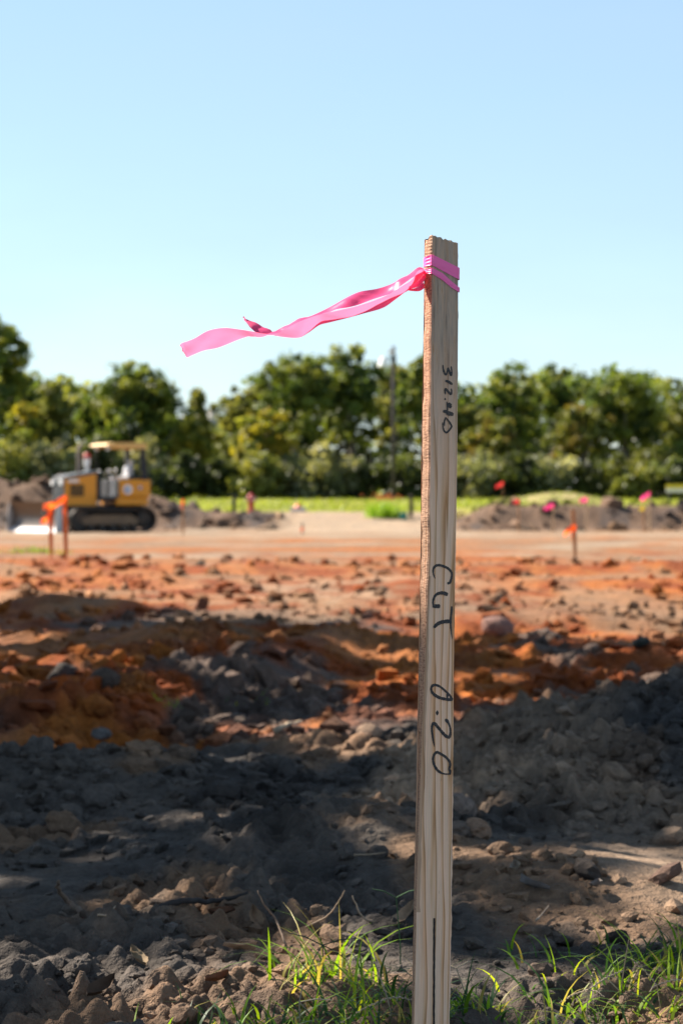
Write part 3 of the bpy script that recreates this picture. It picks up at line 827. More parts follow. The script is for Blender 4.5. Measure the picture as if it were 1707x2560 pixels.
# ------------------------------------------------------------------ trees
def leaf_cloud(centres, radii, per, size, cols, seed, squash=0.8, cut=None, surf=0.45):
    """many small leaf faces gathered in clumps; returns verts, quads, colours"""
    r = np.random.default_rng(seed)
    n = len(centres) * per
    ci = np.repeat(np.arange(len(centres)), per)
    d = r.normal(size=(n, 3)); d /= np.linalg.norm(d, axis=1)[:, None]
    rad = radii[ci] * (surf + (1 - surf) * r.random(n)) ** 0.7 * (0.75 + 0.5 * r.random(n))
    p = centres[ci] + d * rad[:, None] * np.array((1, 1, squash))
    if cut is not None:
        keep = cut(p); p = p[keep]; ci = ci[keep]; d = d[keep]; n = len(p)
    nr = d * 0.6 + r.normal(size=(n, 3)) * 0.8 + np.array((0, 0, 0.35)); nr /= np.linalg.norm(nr, axis=1)[:, None]
    t = np.cross(nr, r.normal(size=(n, 3))); t /= np.linalg.norm(t, axis=1)[:, None]
    b = np.cross(nr, t)
    s = size * (0.6 + 0.8 * r.random(n))[:, None]
    V = np.stack([p - t * s, p - b * s * 0.55 + nr * s * 0.12, p + t * s, p + b * s * 0.55 + nr * s * 0.12], 1).reshape(-1, 3)
    F = np.arange(n * 4).reshape(n, 4)
    cc = cols[ci] * (0.75 + 0.5 * r.random(n))[:, None]
    return V, F, np.repeat(cc, 4, axis=0)

PAL = {'oak': [(.105, .155, .028), (.155, .200, .036), (.062, .098, .024), (.20, .225, .042)],
       'olive': [(.17, .19, .042), (.125, .15, .038), (.23, .235, .055)],
       'yellow': [(.29, .265, .03), (.21, .23, .03), (.35, .29, .03), (.15, .18, .03)],
       'grey': [(.22, .23, .12), (.30, .30, .18), (.15, .17, .08)],
       'dark': [(.06, .08, .022), (.09, .115, .03), (.04, .055, .02)],
       'rust': [(.21, .17, .035), (.15, .165, .035), (.12, .14, .03)]}

def branchy(root, base, h, tr, seed, lean=0.0, spread=1.0, n=6, z0=0.28):
    r = random.Random(seed)
    mb = MB()
    ax = [Vector((0, 0, -0.3))]
    for i in range(1, 7):
        t = i / 6
        ax.append(Vector((lean * t * h + r.uniform(-1, 1) * 0.03 * h * t, r.uniform(-1, 1) * 0.03 * h * t, h * 0.82 * t)))
    mb.tube(ax, [tr * (1.25 - 1.05 * i / 6) for i in range(7)], 8)
    tips = []
    for k in range(n):
        t = z0 + (0.92 - z0) * k / n
        j = t * 6; i = int(j); p0 = ax[i].lerp(ax[i + 1], j - i)
        w = k * 2.4 + r.uniform(-.5, .5); L = h * (0.34 - 0.2 * t) * spread * r.uniform(.8, 1.25)
        d = Vector((math.cos(w), math.sin(w), r.uniform(.35, .9)))
        p1 = p0 + d * L * 0.5; p2 = p0 + Vector((d.x * 1.15, d.y * 1.15, d.z * 1.5)) * L * 0.85
        rr = tr * (0.55 - 0.4 * t)
        mb.tube([p0, p1, p2], [rr, rr * .6, rr * .2], 6)
        q = p1 + Vector((r.uniform(-1, 1), r.uniform(-1, 1), .8)) * L * 0.4
        mb.tube([p1, q], [rr * .5, rr * .15], 5)
        tips += [p2, q]
    mb.build('trunk', M_BARK, root, smooth=True)
    return tips

def tree(name, px, top, d, wpx, pal, label, seed, cat='tree', group='trees along the far edge of the site', low=0.30, dens=1.0, shape='round', tsize=0.15, leaf=0.12):
    x = (px - CX) / F_PX * d
    z0 = gz(x, d); ztop = P(px, top, d).z
    h = ztop - z0; rx = wpx / 2 / F_PX * d
    root = empty(name, (x, d, z0), 0, label, cat, group)
    tips = branchy(root, None, h, tsize + 0.012 * h, seed, spread=rx / (0.3 * h), z0=low)
    r = np.random.default_rng(seed)
    nc = int((62 + 18 * rx) * dens)
    cs = []; rs = []
    lobes = [(r.uniform(-.6, .6), r.uniform(-.6, .6), r.uniform(-.2, .75), r.uniform(.35, .6)) for _ in range(8)] + [(0, 0, .55, .5), (0, 0, 0, .7)]
    zc = h * (low + 1) / 2; hz = h * (1 - low) / 2
    while len(cs) < nc:
        if shape == 'cone':
            t = r.random() ** 0.8; w = r.uniform(0, 2 * math.pi); q = (1 - t) * rx * math.sqrt(r.random()) + 0.1
            c = (q * math.cos(w), q * math.sin(w), h * (low + (0.97 - low) * t)); sz = 0.35 + 0.5 * (1 - t)
        else:
            lx, ly, lz, lr = lobes[r.integers(len(lobes))]
            dv = r.normal(size=3); dv /= np.linalg.norm(dv); q = lr * (0.55 + 0.45 * r.random())
            c3 = np.array((lx, ly, lz)) + dv * q
            if np.linalg.norm(c3 * np.array((1, 1, .95))) > 1.02: continue
            c = (c3[0] * rx, c3[1] * rx, zc + c3[2] * hz); sz = rx * r.uniform(.06, .17) + 0.10
        cs.append(c); rs.append(sz)
    for t in tips[:]:
        cs.append(tuple(t)); rs.append(0.18 * rx + 0.15)
    cs = np.array(cs); rs = np.array(rs)
    over = (cs[:, 2] + rs * 0.8) - h
    cs[:, 2] -= np.maximum(over, 0)
    pc = np.array(PAL[pal]); cols = pc[r.integers(0, len(pc), len(cs))] * (0.75 + 0.5 * r.random(len(cs)))[:, None]
    V, F, cc = leaf_cloud(cs, rs * r.uniform(.7, 1.3, len(rs)), 82, leaf, cols, seed + 1, surf=.15)
    link('crown', newmesh('crown', V, F, col=cc, smooth=False), M_LEAF, root)
    return root

TREES = [
 # px, top, dist, width px, palette, label, low
 (-25, 782, 118, 190, 'oak', 'tall dark oak cut off by the left edge of the photograph', .25, {}),
 (135, 948, 124, 170, 'olive', 'olive tree rising left of the bulldozer exhaust pipe', .12, {}),
 (62, 1005, 121, 110, 'yellow', 'small yellow-green tree in front of the tall left edge oak', .10, {}),
 (48, 930, 126, 130, 'oak', 'green tree between the tall left edge oak and the olive tree', .15, {}),
 (245, 985, 130, 150, 'oak', 'mid-height green tree behind the bulldozer hood', .15, {}),
 (335, 905, 126, 225, 'oak', 'broad dark round oak standing above the bulldozer canopy', .20, {'dens': 1.25}),
 (495, 972, 134, 78, 'olive', 'small pointed tree alone in the sky gap', .15, {'shape': 'cone', 'dens': .8}),
 (470, 1048, 124, 120, 'yellow', 'low yellowing tree under the pointed tree', .10, {}),
 (665, 1022, 118, 170, 'yellow', 'bright yellow autumn tree in the middle of the tree line', .12, {}),
 (735, 880, 128, 250, 'oak', 'big dark oak behind the bright yellow tree', .18, {'dens': 1.3}),
 (882, 862, 130, 190, 'oak', 'tallest oak in the middle, left of the lamp pole', .18, {'dens': 1.15}),
 (985, 905, 133, 120, 'olive', 'thin airy tree behind the lamp pole', .2, {'dens': .75}),
 (1062, 880, 126, 150, 'oak', 'dark tree standing directly behind the wooden stake', .2, {}),
 (1165, 985, 124, 150, 'olive', 'lower tree just right of the wooden stake', .12, {}),
 (1278, 902, 128, 190, 'oak', 'tall oak right of the stake with a notched top', .2, {'dens': 1.1}),
 (1385, 906, 131, 120, 'oak', 'narrow tree between the two right-hand oaks', .2, {'dens': .9}),
 (1560, 930, 126, 285, 'oak', 'widest round oak at the right of the tree line', .2, {'dens': 1.35}),
 (1690, 985, 130, 150, 'olive', 'tree cut off by the right edge of the photograph', .15, {}),
 (600, 960, 135, 150, 'olive', 'tree filling the slope left of the big dark oak', .15, {}),
 (1455, 1010, 119, 170, 'rust', 'yellowing tree in front of the widest right oak', .1, {}),
 (1230, 1045, 118, 150, 'rust', 'low brownish tree right of the stake', .1, {}),
 (-190, 860, 124, 230, 'oak', 'dark oak outside the left edge', .2, {}),
 (1880, 930, 126, 250, 'oak', 'dark oak outside the right edge', .2, {}),
 (2110, 900, 128, 270, 'oak', 'second oak outside the right edge', .2, {}),
 (2360, 960, 125, 270, 'olive', 'olive tree far outside the right edge', .15, {}),
 (-420, 900, 127, 270, 'oak', 'second oak outside the left edge', .2, {}),
]
for i, (px, top, d, w, pal, lab, low, kw) in enumerate(TREES):
    tree('oak_tree' if pal == 'oak' else 'mixed_tree', px, top, d, w * 1.06, pal, lab, 100 + i * 7, low=low, **kw)

def shrub(px, top, d, w, pal, label, seed, group='shrubs under the tree line'):
    x = (px - CX) / F_PX * d; z0 = gz(x, d); h = P(px, top, d).z - z0; rx = w / 2 / F_PX * d
    root = empty('shrub', (x, d, z0), 0, label, 'shrub', group)
    r = np.random.default_rng(seed); rr = random.Random(seed)
    mb = MB()
    for k in range(5):
        w_ = k * 1.3; mb.tube([(0, 0, -.1), (math.cos(w_) * rx * .3, math.sin(w_) * rx * .3, h * .5), (math.cos(w_) * rx * .5, math.sin(w_) * rx * .5, h * .85)], [.05, .035, .01], 5)
    mb.build('stems', M_BARK, root)
    n = int(26 + 8 * rx)
    a = r.uniform(0, 2 * math.pi, n); q = rx * np.sqrt(r.random(n)) * .9; zz = h * (.08 + .82 * r.random(n)) * (1 - .5 * (q / rx) ** 2)
    cs = np.stack([q * np.cos(a), q * np.sin(a), zz], 1); rs = np.full(n, .22 * rx + .18) * (0.7 + .6 * r.random(n))
    pc = np.array(PAL[pal]); cols = pc[r.integers(0, len(pc), n)] * (0.7 + .6 * r.random(n))[:, None]
    V, F, cc = leaf_cloud(cs, rs, 70, .15, cols, seed + 1)
    V[:, 2] = np.maximum(V[:, 2], 0.02)
    link('foliage', newmesh('foliage', V, F, col=cc, smooth=False), M_LEAF, root)
SHRUBS = [(20, 1090, 116, 150, 'olive', 'olive bush behind the left end of the earth mound'), (130, 1075, 117, 150, 'grey', 'greyish bush behind the bulldozer grille'),
          (250, 1080, 118, 150, 'dark', 'dark bush behind the bulldozer hood'), (360, 1085, 117, 150, 'grey', 'grey-green bush seen beside the canopy post'),
          (450, 1120, 115, 130, 'dark', 'dark shaded bush right of the bulldozer'), (545, 1130, 116, 130, 'dark', 'black-green bush left of the hydrant'),
          (640, 1120, 115, 130, 'olive', 'olive bush straight behind the hydrant'), (735, 1125, 116, 130, 'grey', 'pale grey-green bush right of the hydrant'),
          (820, 1100, 115, 140, 'grey', 'tall grey bush left of the lamp pole foot'), (915, 1125, 116, 140, 'dark', 'dark bush at the foot of the lamp pole'),
          (1015, 1120, 115, 130, 'dark', 'dark bush hidden partly by the stake'), (1110, 1130, 116, 120, 'dark', 'black-green bush just right of the stake'),
          (1200, 1105, 115, 150, 'grey', 'broad grey-green bush above the red flag'), (1300, 1130, 114, 130, 'dark', 'dark gap bush between grey bushes at the right'),
          (1370, 1108, 115, 150, 'grey', 'round grey bush behind the grassy rise'), (1480, 1140, 115, 130, 'dark', 'dark bush above the right end of the grassy rise'),
          (1575, 1120, 114, 140, 'olive', 'light olive bush behind the tall pink flag'), (1680, 1130, 115, 140, 'dark', 'dark bush behind the yellow board'),
          (-90, 1100, 116, 150, 'olive', 'olive bush outside the left edge'), (1790, 1110, 116, 150, 'olive', 'olive bush outside the right edge')]
for i, sarg in enumerate(SHRUBS): shrub(*sarg, 500 + i * 3)

# darker wood standing farther back, reads as one mass
def back_wood():
    r = np.random.default_rng(77)
    n = 1300
    x = r.uniform(-36, 42, n); y = r.uniform(137, 146, n)
    hmax = np.interp(x * F_PX / 141 + CX, [-600, 0, 150, 420, 480, 560, 640, 1000, 1180, 1300, 1660, 1750, 2300], [8, 8, 6.8, 5.8, 3.4, 3.6, 7, 7.6, 6.2, 7.2, 7.2, 6.5, 8])
    z = 0.6 + hmax * r.random(n) ** 0.8
    cs = np.stack([x, y, z], 1); rs = np.full(n, .75)
    pc = np.array(PAL['dark'] + PAL['oak']); cols = pc[r.integers(0, len(pc), n)]
    V, F, cc = leaf_cloud(cs, rs, 40, .26, cols, 78)
    o = link('distant_wood', newmesh('distant_wood', V, F, col=cc, smooth=False), M_LEAF)
    tag(o, 'dark dense wood seen through the gaps of the tree line', 'wood', kind='stuff')
back_wood()

# trees beside the foreground, outside the left edge, whose shade lies over the near ground
LIT = [(P(700, 770, 2.97), .34), (P(900, 740, 2.99), .22), (P(1060, 760, 3.02), .20), (P(1050, 1000, 3.02), .14), (P(1050, 1180, 3.02), .06), (Vector((.1, 6.5, 0)), .2), (Vector((-.25, 5.35, 0)), .13), (Vector((.58, 4.35, 0)), .12), (Vector((.45, 3.85, 0)), .12), (Vector((.3, 3.4, 0)), .12),
       (Vector((-.08, 3.62, .04)), .16), (Vector((0.02, 3.9, .02)), .10), (Vector((.42, 3.45, .05)), .11), (Vector((-.35, 4.1, .02)), .10), (Vector((-.15, 4.3, 0)), .09),
       (Vector((.62, 4.6, 0)), .10), (Vector((-.1, 7.3, 0)), .30), (Vector((.25, 7.6, 0)), .22), (Vector((-.35, 5.2, 0)), .12), (Vector((.1, 5.7, .05)), .10),
       (Vector((1.2, 9.5, 0)), .16), (Vector((1.7, 10.3, 0)), .2), (Vector((-.7, 8.6, 0.1)), .12), (Vector((-1.1, 8.0, .05)), .10), (Vector((.6, 9.3, 0)), .14), (Vector((-.45, 3.6, 0)), .10),
       (Vector((.2, 4.05, .0)), .08), (Vector((-.9, 10.5, 0)), .15), (Vector((-1.6, 11.5, 0)), .2), (Vector((-.9, 13.5, 0)), .25), (Vector((-.62, 4.4, 0)), .07)]
_r = np.random.default_rng(5)
for _ in range(120):
    _y = 3.15 + 8.0 * _r.random() ** 2.0
    LIT.append((Vector((_r.uniform(-.19, .19) * _y, _y, 0.02)), .045 + .07 * _r.random() ** 2 + .004 * _y))
for _ in range(45):
    _y = 7.5 + 7.5 * _r.random()
    LIT.append((Vector((_r.uniform(-.19, .19) * _y, _y, 0.02)), .08 + .16 * _r.random() ** 2))
SV = np.array(S)
def sun_gaps(p):
    keep = np.ones(len(p), bool)
    for q, rad in LIT:
        rel = p - np.array(q)
        perp = rel - (rel @ SV)[:, None] * SV
        keep &= (perp ** 2).sum(1) > rad ** 2
    return keep
def shade_tree(target, hc, rad, label, seed, n=230, dense=False):
    """tree whose crown centre lies on the sun ray through a ground point"""
    t = hc / S.z
    c = Vector(target) + S * t
    base = Vector((c.x - 0.4, c.y + 0.3, 0)); base.z = gz(base.x, base.y)
    root = empty('shade_tree', base, 0, label, 'tree', 'shade trees beside the foreground')
    tips = branchy(root, None, hc + rad * .6, .2, seed, spread=1.1, z0=.35, n=8)
    r = np.random.default_rng(seed)
    dv = r.normal(size=(n, 3)); dv /= np.linalg.norm(dv, axis=1)[:, None]
    cs = dv * (r.random(n) ** (1 / 2.6))[:, None] * np.array((rad, rad, rad * .62)) + np.array((0.4, -0.3, c.z - base.z))
    rs = r.uniform(.35, .6, n)
    # boughs that keep the lower half of the stake in shade
    if dense:
        bz = np.array([tuple(Vector((.10, 3.0, zz)) + S * ((c.z - zz + dd) / S.z)) for zz in np.linspace(.0, .60, 13) for dd in (-.7, .0, .7)]) - np.array(base)
        cs = np.concatenate([cs, bz]); rs = np.concatenate([rs, np.full(len(bz), .26)]); n = len(cs)
    pc = np.array(PAL['oak'] + PAL['olive']); cols = pc[r.integers(0, len(pc), n)]
    off = np.array(base)
    V, F, cc = leaf_cloud(cs, rs, 110, .088, cols, seed + 1, cut=lambda p: sun_gaps(p + off), surf=.1)
    link('crown', newmesh('crown', V, F, col=cc, smooth=False), M_LEAF, root)
shade_tree((.3, 4.5, 0), 5.0, 3.0, 'leafy tree outside the left edge nearest the camera', 901, 540, True)
shade_tree((1.6, 8.9, 0), 5.6, 2.7, 'leafy tree outside the left edge beyond the nearest one', 911, 520)
shade_tree((-3.0, 12.2, 0), 6.0, 2.7, 'leafy tree outside the left edge farthest from the camera', 921, 480)
shade_tree((-1.6, 6.6, 0), 4.8, 2.4, 'small leafy tree outside the left edge between the others', 931, 330)

def added_overhang_tree():  # unseen crown added above the foreground to block overhead sky light
    base = Vector((-3.1, 7.4, 0)); base.z = gz(base.x, base.y)
    root = empty('shade_tree', base, 0, 'leaning leafy tree outside the left edge, added to keep sky light off the foreground', 'tree', 'shade trees beside the foreground')
    mb = MB()
    mb.tube([(0, 0, -.3), (.1, .05, 2), (.7, .1, 4.2), (1.9, -.7, 5.9), (3.2, -1.5, 6.6)], [.24, .2, .16, .11, .05], 9)
    for k, (dx, dy) in enumerate(((1.2, .4), (1.4, -3.6), (3.4, .6), (3.6, -4.0), (4.8, -1.6), (-.8, -1.2))):
        mb.tube([(.7 + .2 * k, .1, 4.2 + .3 * k), (dx * .7 + .4, dy * .6, 5.6 + .15 * k), (dx, dy, 6.5)], [.1, .06, .02], 6)
    mb.build('trunk', M_BARK, root, smooth=True)
    r = np.random.default_rng(951); n = 420
    dv = r.normal(size=(n, 3)); dv /= np.linalg.norm(dv, axis=1)[:, None]
    cs = dv * (r.random(n) ** (1 / 2.6))[:, None] * np.array((3.7, 3.6, 1.1)) + np.array((3.0, -1.7, 6.6 - base.z))
    pc = np.array(PAL['oak'] + PAL['olive']); cols = pc[r.integers(0, len(pc), n)]
    off = np.array(base)
    V, F, cc = leaf_cloud(cs, r.uniform(.35, .6, n), 100, .095, cols, 952, cut=lambda p: sun_gaps(p + off), surf=.1)
    link('crown', newmesh('crown', V, F, col=cc, smooth=False), M_LEAF, root)
added_overhang_tree()

# ------------------------------------------------------------------ house behind the trees
def house():
    d = 150; x = (520 - CX) / F_PX * d
    root = empty('house', (x - 1.5, d, 0.6), R(12), 'pale-roofed house glimpsed through the sky gap between the trees', 'house')
    mw = paint('house_wall', (.55, .50, .43), .8, 0, .2); mr = paint('house_roof', (.62, .64, .66), .3, .5, .15); mg = paint('house_glass', (.03, .04, .05), .1)
    MB().box(-5, 5, -3.5, 3.5, 0, 3.0).build('wall', mw, root)
    m = MB(); m.prism([(-5.5, 2.9), (0, 5.0), (5.5, 2.9), (5.5, 3.05), (0, 5.18), (-5.5, 3.05)], -4, 4)
    rf = m.build('roof', mr, root)
    MB().box(1.6, 2.1, -.3, .3, 3.6, 5.6).build('chimney', mw, rf)
    MB().prism([(-4.95, 3.0), (0, 4.9), (4.95, 3.0)], -3.48, 3.48).build('gable', mw, root)
    for wx in (-3.2, 3.2):
        f = MB().box(wx - .7, wx + .7, -3.56, -3.44, 1, 2.3).build('window', paint('window_frame', (.7, .7, .68)), root)
        MB().box(wx - .6, wx + .6, -3.58, -3.565, 1.1, 2.2).build('pane', mg, f)
    dr = MB().box(-.5, .5, -3.56, -3.44, 0, 2.1).build('door', paint('door', (.2, .07, .04)), root)
    MB().box(.32, .4, -3.62, -3.565, 1, 1.1).build('handle', paint('brass', (.5, .4, .2), .3, 1), dr)
house()

# ------------------------------------------------------------------ bulldozer
def bulldozer():
    YEL, DKY = (.60, .30, .012), (.05, .04, .035)
    my = paint('machine_yellow', (.66, .255, .004), .42, 0, .16, (.22, .13, .07), 3)
    mt = paint('canopy_tan', (.62, .38, .12), .5, 0, .2, (.4, .28, .16), 3)
    mb_ = paint('machine_black', (.008, .010, .016), .65, 0, .10, (.10, .075, .055), 4)
    mg = paint('machine_grey', (.07, .08, .09), .55, .0, .25, (.2, .15, .1), 5)
    ms = paint('track_steel', (.028, .024, .022), .6, .35, .6, (.14, .085, .05), 6)
    mp = paint('polished_steel', (.40, .41, .43), .5, .35, .6, (.22, .17, .13), 2)
    mrd = paint('precleaner_red', (.55, .03, .025), .4); mw = paint('white_plastic', (.75, .76, .76), .3); mbl = paint('decal_blue', (.05, .09, .3), .4)
    msv = paint('seat_glare_grey', (.42, .43, .45), .22, 0, .1)  # pale grey paints sun glare into black seat vinyl
    d = 73.0; px = 258
    x = (px - CX) / F_PX * d
    root = empty('bulldozer', (x, d, gz(x, d) + .01), R(207), 'small yellow crawler bulldozer with canopy, parked at the left before the trees', 'bulldozer')
    # tracks
    for sy in (1, -1):
        y0, y1 = (.56, 1.0) if sy > 0 else (-1.0, -.56)
        prof = []
        xa, xb, r = -1.06, 1.08, .37
        for k in range(13): w = R(90 - 15 * k); prof.append((xb + r * math.cos(w), .39 + r * math.sin(w)))
        for k in range(13): w = R(270 - 15 * k); prof.append((xa + r * math.cos(w), .39 + r * math.sin(w)))
        prof.append((0, .70))
        m = MB()
        # links of the chain: shoes with a grouser bar each
        pr = prof[:]
        seg = []
        for i in range(len(pr)):
            a, b2 = np.array(pr[i]), np.array(pr[(i + 1) % len(pr)]); L = np.linalg.norm(b2 - a); n = max(1, int(round(L / .155)))
            for k in range(n): seg.append((a + (b2 - a) * (k + .5) / n, (b2 - a) / L, L / n))
        for c, t, L in seg:
            nn = np.array((-t[1], t[0]))
            if np.dot(nn, c - np.array((0, .39))) < 0: nn = -nn
            q = [c - t * L * .48 - nn * .045, c + t * L * .48 - nn * .045, c + t * L * .48, c + t * L * .2, c + t * L * .16 + nn * .045, c + t * L * .06 + nn * .045, c + t * L * .04, c - t * L * .48]
            m.prism([tuple(p) for p in q], y0, y1)
        tr = m.build('track', ms, root)
        cy = (y0 + y1) / 2
        MB().lathe([(.12, -.12), (.30, -.11), (.30, -.05), (.25, -.05), (.25, .05), (.30, .05), (.30, .11), (.12, .12)], 24, axis='y', off=(xb, cy, .39)).build('idler', ms, tr)
        m = MB(); m.lathe([(.10, -.13), (.24, -.1), (.24, .1), (.10, .13)], 24, axis='y', off=(xa, cy, .39))
        for k in range(13):
            w = 2 * math.pi * k / 13; m.box(xa + .27 * math.cos(w) - .04, xa + .27 * math.cos(w) + .04, cy - .05, cy + .05, .39 + .27 * math.sin(w) - .04, .39 + .27 * math.sin(w) + .04)
        m.build('sprocket', ms, tr)
        for k in range(5): MB().lathe([(.05, -.12), (.11, -.12), (.11, .12), (.05, .12)], 14, axis='y', off=(-.72 + .36 * k, cy, .16)).build('roller', ms, tr)
        m = MB(); m.prism([(-.8, .24), (.95, .24), (1.05, .34), (1.05, .44), (.6, .54), (-.6, .54), (-.85, .40)], cy - .14, cy + .14)
        m.build('track_frame', paint('dusty_frame', (.19, .12, .07), .8, 0, .6, (.1, .07, .05), 4), tr)
    # hull between the tracks
    MB().box(-1.2, 1.3, -.54, .54, .35, .83, .05).build('hull', mb_, root)
    # engine hood: side panels, sloping top, grille
    m = MB(); m.prism([(.41, .83), (1.46, .83), (1.46, 1.66), (.41, 1.84)], -.49, .49); m.build('hood', my, root)
    m = MB(); m.prism([(.36, 1.853), (1.50, 1.668), (1.50, 1.73), (1.30, 1.79), (.36, 1.94)], -.52, .52); ht = m.build('hood_top', mg, root)
    m = MB(); m.box(1.465, 1.50, -.47, .47, .95, 1.655, .01); gr = m.build('grille', mg, root)
    for k in range(9): MB().box(1.502, 1.525, -.36 + .08 * k, -.325 + .08 * k, 1.0, 1.6).build('bar', mg, gr)
    for sy in (.40, -.40): MB().lathe([(.02, 0), (.085, .0), (.095, .05), (.085, .07), (.02, .075)], 16, axis='x', off=(1.505, sy, 1.55)).build('headlight', mw, root)
    for sy in (1, -1):
        v = MB().box(.82, 1.29, sy * .492 - .004, sy * .492 + .004, 1.12, 1.50).build('vent', paint('vent_dark', (.06, .035, .015), .8), root)
        for k in range(7): MB().box(.83, 1.28, sy * .502 - .006, sy * .502 + .006, 1.14 + .052 * k, 1.165 + .052 * k).build('louvre', paint('louvre', (.17, .085, .012), .6), v)
    MB().box(1.0, 1.35, .493, .499, 1.57, 1.66).build('badge', mw, root)
    # exhaust and air intake
    MB().tube([(.81, 0, 1.7), (.81, 0, 2.60), (.79, 0, 2.70), (.74, 0, 2.76)], [.07, .065, .06, .06], 14).build('exhaust_pipe', paint('exhaust', (.20, .17, .15), .6, .6, .5), root)
    pc = MB().lathe([(.06, 1.85), (.06, 2.08), (.1, 2.09), (.1, 2.33), (.07, 2.34)], 16, off=(.50, -.1, 0)).build('air_cleaner', mw, root)
    MB().lathe([(.075, 2.335), (.105, 2.36), (.105, 2.45), (.06, 2.50)], 16, off=(.50, -.1, 0)).build('cap', mrd, pc)
    # operator's place
    MB().box(-.26, .40, -.62, .62, .98, 1.10).build('floor_plate', mb_, root)
    MB().box(-.24, .39, .60, .74, 1.085, 1.125).build('step', mg, root)
    m = MB(); m.prism([(.405, 1.10), (.22, 1.10), (.30, 1.72), (.20, 1.82), (.26, 1.90), (.405, 1.88)], -.46, .46); m.build('dashboard', mb_, root)
    MB().tube([(-.05, .68, 1.12), (-.05, .69, 1.7), (-.0, .66, 1.80)], .028, 8).build('grab_handle', mw, root)
    for lx, ly, lz in ((-.10, .30, 1.93), (.02, -.25, 1.9), (-.30, .36, 1.95)):
        lv = MB().tube([(lx + .05, ly, 1.1), (lx, ly, lz)], .016, 7).build('lever', mb_, root)
        MB().lathe([(.01, -.05), (.045, -.03), (.05, .02), (.03, .05)], 12, off=(lx, ly, lz)).build('knob', mw, lv)
    st = MB().box(-.86, -.36, -.26, .26, 1.30, 1.48, .05).build('seat', mb_, root)
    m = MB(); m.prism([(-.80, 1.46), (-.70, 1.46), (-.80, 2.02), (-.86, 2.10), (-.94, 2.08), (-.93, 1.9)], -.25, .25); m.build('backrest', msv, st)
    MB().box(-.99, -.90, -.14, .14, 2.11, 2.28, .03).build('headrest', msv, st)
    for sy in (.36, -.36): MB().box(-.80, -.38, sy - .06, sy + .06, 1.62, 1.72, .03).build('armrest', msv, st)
    # rear body
    m = MB(); m.box(-1.33, -.27, -.74, .74, 1.10, 1.66, .04); bx = m.build('fuel_tank', my, root)
    m = MB(); m.box(-1.26, -.2, -.70, .70, .835, 1.097, .03); m.build('rear_frame', my, root)
    MB().box(-1.30, -.75, -.70, .70, 1.663, 1.78, .03).build('rear_cowl', mb_, root)
    MB().box(-.262, -.225, -.735, .735, 1.105, 1.66, .01).build('bulkhead', mb_, root)
    dc = MB().lathe([(.15, 0), (.15, .004)], 20, axis='y', off=(-.55, .742, 1.34)).build('decal', mw, bx)
    MB().lathe([(.075, 0), (.075, .004)], 16, axis='y', off=(-.53, .748, 1.33)).build('decal', mbl, bx)
    MB().lathe([(.065, 0), (.065, .004)], 16, axis='y', off=(-.97, .742, 1.40)).build('decal', mbl, bx)
    MB().lathe([(.035, 0), (.035, .004)], 14, axis='y', off=(-.97, .748, 1.40)).build('decal', mw, bx)
    # canopy on two heavy rear posts and a slim front prop
    for sy in (.66, -.66):
        m = MB(); m.prism([(-1.24, 1.60), (-1.06, 1.60), (-1.02, 2.62), (-1.16, 2.62)], sy - .06, sy + .06); m.build('canopy_post', mb_, root)
    for sy in (.60, -.60): MB().tube([(-.06, sy, 1.12), (.0, sy, 2.70)], .02, 8).build('canopy_prop', mb_, root) if sy < 0 else None
    m = MB(); m.prism([(-1.19, 2.62), (.10, 2.70), (.16, 2.73), (.12, 2.78), (-.1, 2.82), (-1.05, 2.82), (-1.19, 2.78)], -.76, .76); cp = m.build('canopy_roof', mt, root)
    for sy in (.5, -.5): MB().box(-.02, .06, sy - .07, sy + .07, 2.58, 2.685, .01).build('work_lamp', mw, cp)
    # blade, angled
    bl = bpy.data.objects.new('blade', None); C.objects.link(bl); bl.parent = root
    bl.location = (2.36, 0, 0); bl.rotation_euler = (0, 0, R(17))
    def curve_plate(z0, z1, n, y0, y1, th):
        m = MB(); f = []; bk = []
        for k in range(n + 1):
            z = z0 + (z1 - z0) * k / n; q = -.17 * math.sin(math.pi * (z + .02) / 1.02)
            f.append((q, z)); bk.append((q - th, z))
        m.prism(f + bk[::-1], y0, y1); return m
    m = curve_plate(.16, .96, 10, -1.25, 1.25, .05)
    mold = m.build('moldboard', paint('moldboard', (.13, .105, .09), .35, .7, .5, (.20, .12, .07), 2), bl)
    curve_plate(.0, .17, 4, -1.27, 1.27, .06).build('cutting_edge', mp, bl)
    curve_plate(.171, .40, 4, -1.1, .35, .004).build('worn_patch', mp, mold) if False else None
    for sy in (1.262, -1.262): MB().prism([(-.2, .01), (.05, .01), (.03, .5), (-.05, .95), (-.22, .9)], sy - .012, sy + .012).build('end_plate', mp, bl)
    m = MB()
    for k in range(5): m.box(-.36, -.22, -1.0 + .5 * k - .03, -1.0 + .5 * k + .03, .12, .85)
    m.build('back_ribs', mb_, bl)
    for sy in (1, -1):
        MB().tube([(.2, sy * .50, .45), (1.5, sy * .48, .40), (2.1, sy * .2, .38)], .08, 8).build('push_arm', mb_, root)
        cyl = MB().tube([(1.45, sy * .36, 1.0), (1.85, sy * .36, .86)], .06, 10).build('lift_cylinder', mb_, root)
        MB().tube([(1.84, sy * .36, .863), (2.14, sy * .34, .62)], .03, 8).build('rod', mp, cyl)
bulldozer()

